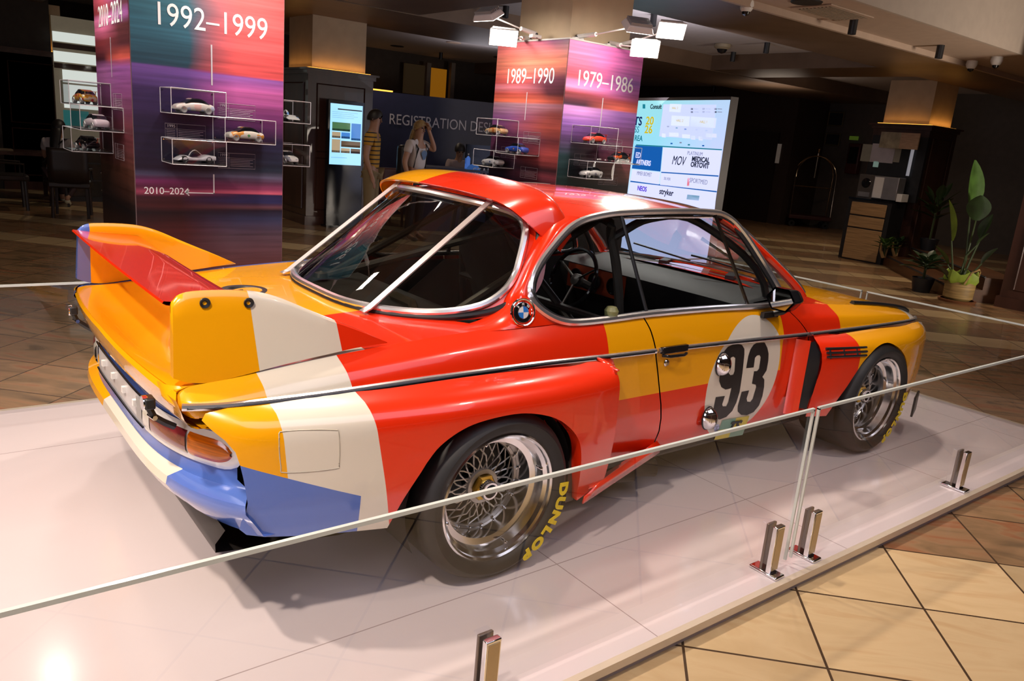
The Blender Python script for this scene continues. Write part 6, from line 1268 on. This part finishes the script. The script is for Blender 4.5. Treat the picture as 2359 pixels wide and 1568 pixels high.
    g = Fig(); hem = A['pelvis']+np.array((0, 0, shirt_hem)); pe = g.p(hem, (.165, .122)); sp = g.p(lerp(hem, A['chest'], .5), (.15, .115), pe); ch = g.p(A['chest'], (.168, .115), sp); g.p(lerp(A['chest'], A['neck'], .75), (.085, .075), ch)
    for s_ in 'lr':
        sh = g.p(A['sh_'+s_], .076, ch); g.p(lerp(A['sh_'+s_], A['el_'+s_], sleeves), .064, sh)
    skinmesh('shirt', g.V, g.E, g.R, shirt, t)
    g = Fig(); pe = g.p(A['pelvis']+np.array((0, 0, .04)), (.15, .112))
    for s_ in 'lr':
        hp = g.p(A['hip_'+s_], .104, pe); kn = g.p(A['kn_'+s_], .075, hp); g.p(lerp(A['kn_'+s_], A['an_'+s_], .93), .055, kn)
    skinmesh('trousers', g.V, g.E, g.R, pants, t)
    for s_ in 'lr':
        an = A['an_'+s_]; ft = A.get('ft_'+s_, an+np.array((0, -.14, -.055))); g = Fig(); d = ft-an; a = g.p(an+np.array((0, 0, .0)), .048); b = g.p(an*.6+ft*.4-np.array((0, 0, .012)), (.046, .040), a); c = g.p(ft, (.044, .032), b); d2 = np.array((d[0], d[1], 0)); d2 /= np.linalg.norm(d2)+1e-6; g.p(ft+d2*.06, (.036, .022), c); skinmesh('shoe', g.V, g.E, g.R, shoes, t, sub=1)
    return t
def stand(h=1.0, **kw):
    J = dict(pelvis=(0, 0, .98), chest=(0, .01, 1.32), neck=(0, .0, 1.49), head=(0, -.02, 1.63), sh_l=(.18, 0, 1.42), sh_r=(-.18, 0, 1.42), el_l=(.24, .03, 1.14), el_r=(-.24, .03, 1.14), wr_l=(.25, -.06, .90), wr_r=(-.25, -.06, .90), hip_l=(.09, 0, .92), hip_r=(-.09, 0, .92), kn_l=(.10, -.02, .50), kn_r=(-.10, .0, .50), an_l=(.10, .02, .085), an_r=(-.10, .03, .085))
    J.update(kw); return J
STRIPE = bpy.data.materials.new('striped_shirt'); STRIPE.use_nodes = True; q = NM(STRIPE); b = STRIPE.node_tree.nodes['Principled BSDF']; tc = q.n('ShaderNodeTexCoord'); z = q.dot(tc.outputs['Object'], (0, 0, 1/.058)); fr_ = q.math('SUBTRACT', z, q.math('FLOOR', z)); q.lk(q.mix(q.math('LESS_THAN', fr_, .28), (.48, .25, .03), (.03, .025, .03)), b.inputs['Base Color']); b.inputs['Roughness'].default_value = .8
KHAKI = pmat('khaki', (.22, .16, .08), .8); NAVY = pmat('navy_trousers', (.012, .012, .022), .8); TEE = pmat('white_tee', (.52, .46, .45), .8, var=.04); PINKT = pmat('pale_top', (.34, .25, .25), .8); SHOEW = pmat('white_shoe', (.5, .48, .36), .5); SHOEB = pmat('dark_shoe', (.02, .015, .012), .5)
pm = bear(858, 330, 11.6); face_r = math.atan2(.7071, .7071)+math.pi/2-math.pi/2
person('person in a yellow shirt with dark stripes and khaki trousers standing left of REGISTRATION', (pm[0], pm[1], FZ), math.radians(50), stand(), HAIRD, STRIPE, KHAKI, SHOEB, scale=1.04, shirt_hem=-.06)
pm = bear(962, 340, 11.9)
wom = person('person with blonde hair and white tee, hand raised to the brow, before navy wall', (pm[0], pm[1], FZ), math.radians(20), stand(el_l=(.27, -.12, 1.34), wr_l=(.10, -.13, 1.60), wr_r=(-.29, -.10, .92), el_r=(-.26, .02, 1.15)), HAIRB, TEE, NAVY, SHOEB, True, scale=.99, shirt_hem=.04)
mb = MB(); mb.lathe([(.001, 0), (.10, 0), (.11, .001)], (0, 0, 0), 'y', 10); pr = MB(); pr.add([(.02+.06*math.cos(a)*(1+.3*math.sin(3*a)), -.118, 1.27+.07*math.sin(a)) for a in np.linspace(0, 2*math.pi, 13)[:-1]], [tuple(range(12))]); pr.build('shirt_print', pmat('print_blue', (.10, .16, .28), .7), wom, smooth=0)
mb = MB(); mb.lathe([(.031, -.012), (.033, -.012), (.033, .012), (.031, .012)], (-.288, -.09, .945), n=14); mb.build('wristband', YELT, wom)
mb = MB(); mb.box((-.05, .17, 1.17), (.30, .16, .44)); mb.build('backpack', BLACK, wom, bevel=.05)
mb = MB()
for s_ in (-1, 1): mb.tube([(s_*.11, .12, 1.38), (s_*.12, .0, 1.49), (s_*.12, -.115, 1.36), (s_*.13, -.05, 1.08)], .018, 6, flat=.4)
mb.build('backpack_strap', BLACK, wom)
sit = dict(pelvis=(0, .02, .52), chest=(0, -.02, .86), neck=(0, -.05, 1.03), head=(0, -.09, 1.17), sh_l=(.17, -.02, .96), sh_r=(-.17, -.02, .96), el_l=(.22, -.10, .72), el_r=(-.22, -.10, .72), wr_l=(.10, -.28, .78), wr_r=(-.10, -.28, .78), hip_l=(.09, .0, .50), hip_r=(-.09, 0, .50), kn_l=(.11, -.40, .50), kn_r=(-.11, -.40, .50), an_l=(.11, -.38, .085), an_r=(-.11, -.36, .085))
pm = atp(1054, 372, cp+rn*1.15, rn); person('person with dark hair and pale top seated behind the registration counter, looking down', (pm[0], pm[1], FZ+.12), ra_, dict(sit, look=np.array((0, -.87, -.5))), HAIRD, PINKT, NAVY, SHOEB)
c_ = (pm[0]+rn[0]*.05, pm[1]+rn[1]*.05); t = thing('counter_stool', 'stool under the person seated behind the registration counter', 'stool', (c_[0], c_[1], FZ)); MB().lathe([(.001, .42), (.2, .42), (.2, .47), (.001, .48)], n=18).build('stool_seat', BLACK, t); MB().lathe([(.02, 0), (.2, 0), (.2, .02), (.03, .04), (.03, .42)], n=18).build('stool_base', CHROME, t)
pm = at(140, 480, z=FZ); px_, py_ = pm[0]+.05, pm[1]+.35
sw_ = person('person in white cropped tee with long dark hair sitting with back turned at left', (px_, py_, FZ), math.radians(152), dict(sit, an_r=(-.13, .10, .12), ft_r=(-.13, .04, .045), kn_r=(-.16, -.34, .44), el_r=(-.26, -.06, .74), wr_r=(-.2, -.26, .76)), HAIRD, TEE, pmat('maroon_trousers', (.03, .010, .012), .8), SHOEW, True, shirt_hem=.14)
mb = MB(); mb.tube([(.17, .10, .66), (.02, .115, .86), (-.13, .06, 1.02), (-.15, -.06, 1.02)], .02, 6, flat=.5); mb.build('bag_strap', BLACK, sw_)
t = thing('seat_stool', 'low dark stool under the person in the white cropped tee', 'stool', (px_, py_, FZ)); MB().lathe([(.001, .33), (.2, .33), (.21, .38), (.001, .39)], n=18).build('stool_seat', DKCH, t)
for a in (0.6, 2.2, 3.7, 5.3): mb = MB(); mb.tube([(.12*math.cos(a), .12*math.sin(a), .34), (.17*math.cos(a), .17*math.sin(a), 0)], .018, 6); mb.build('leg', DKCH, t)
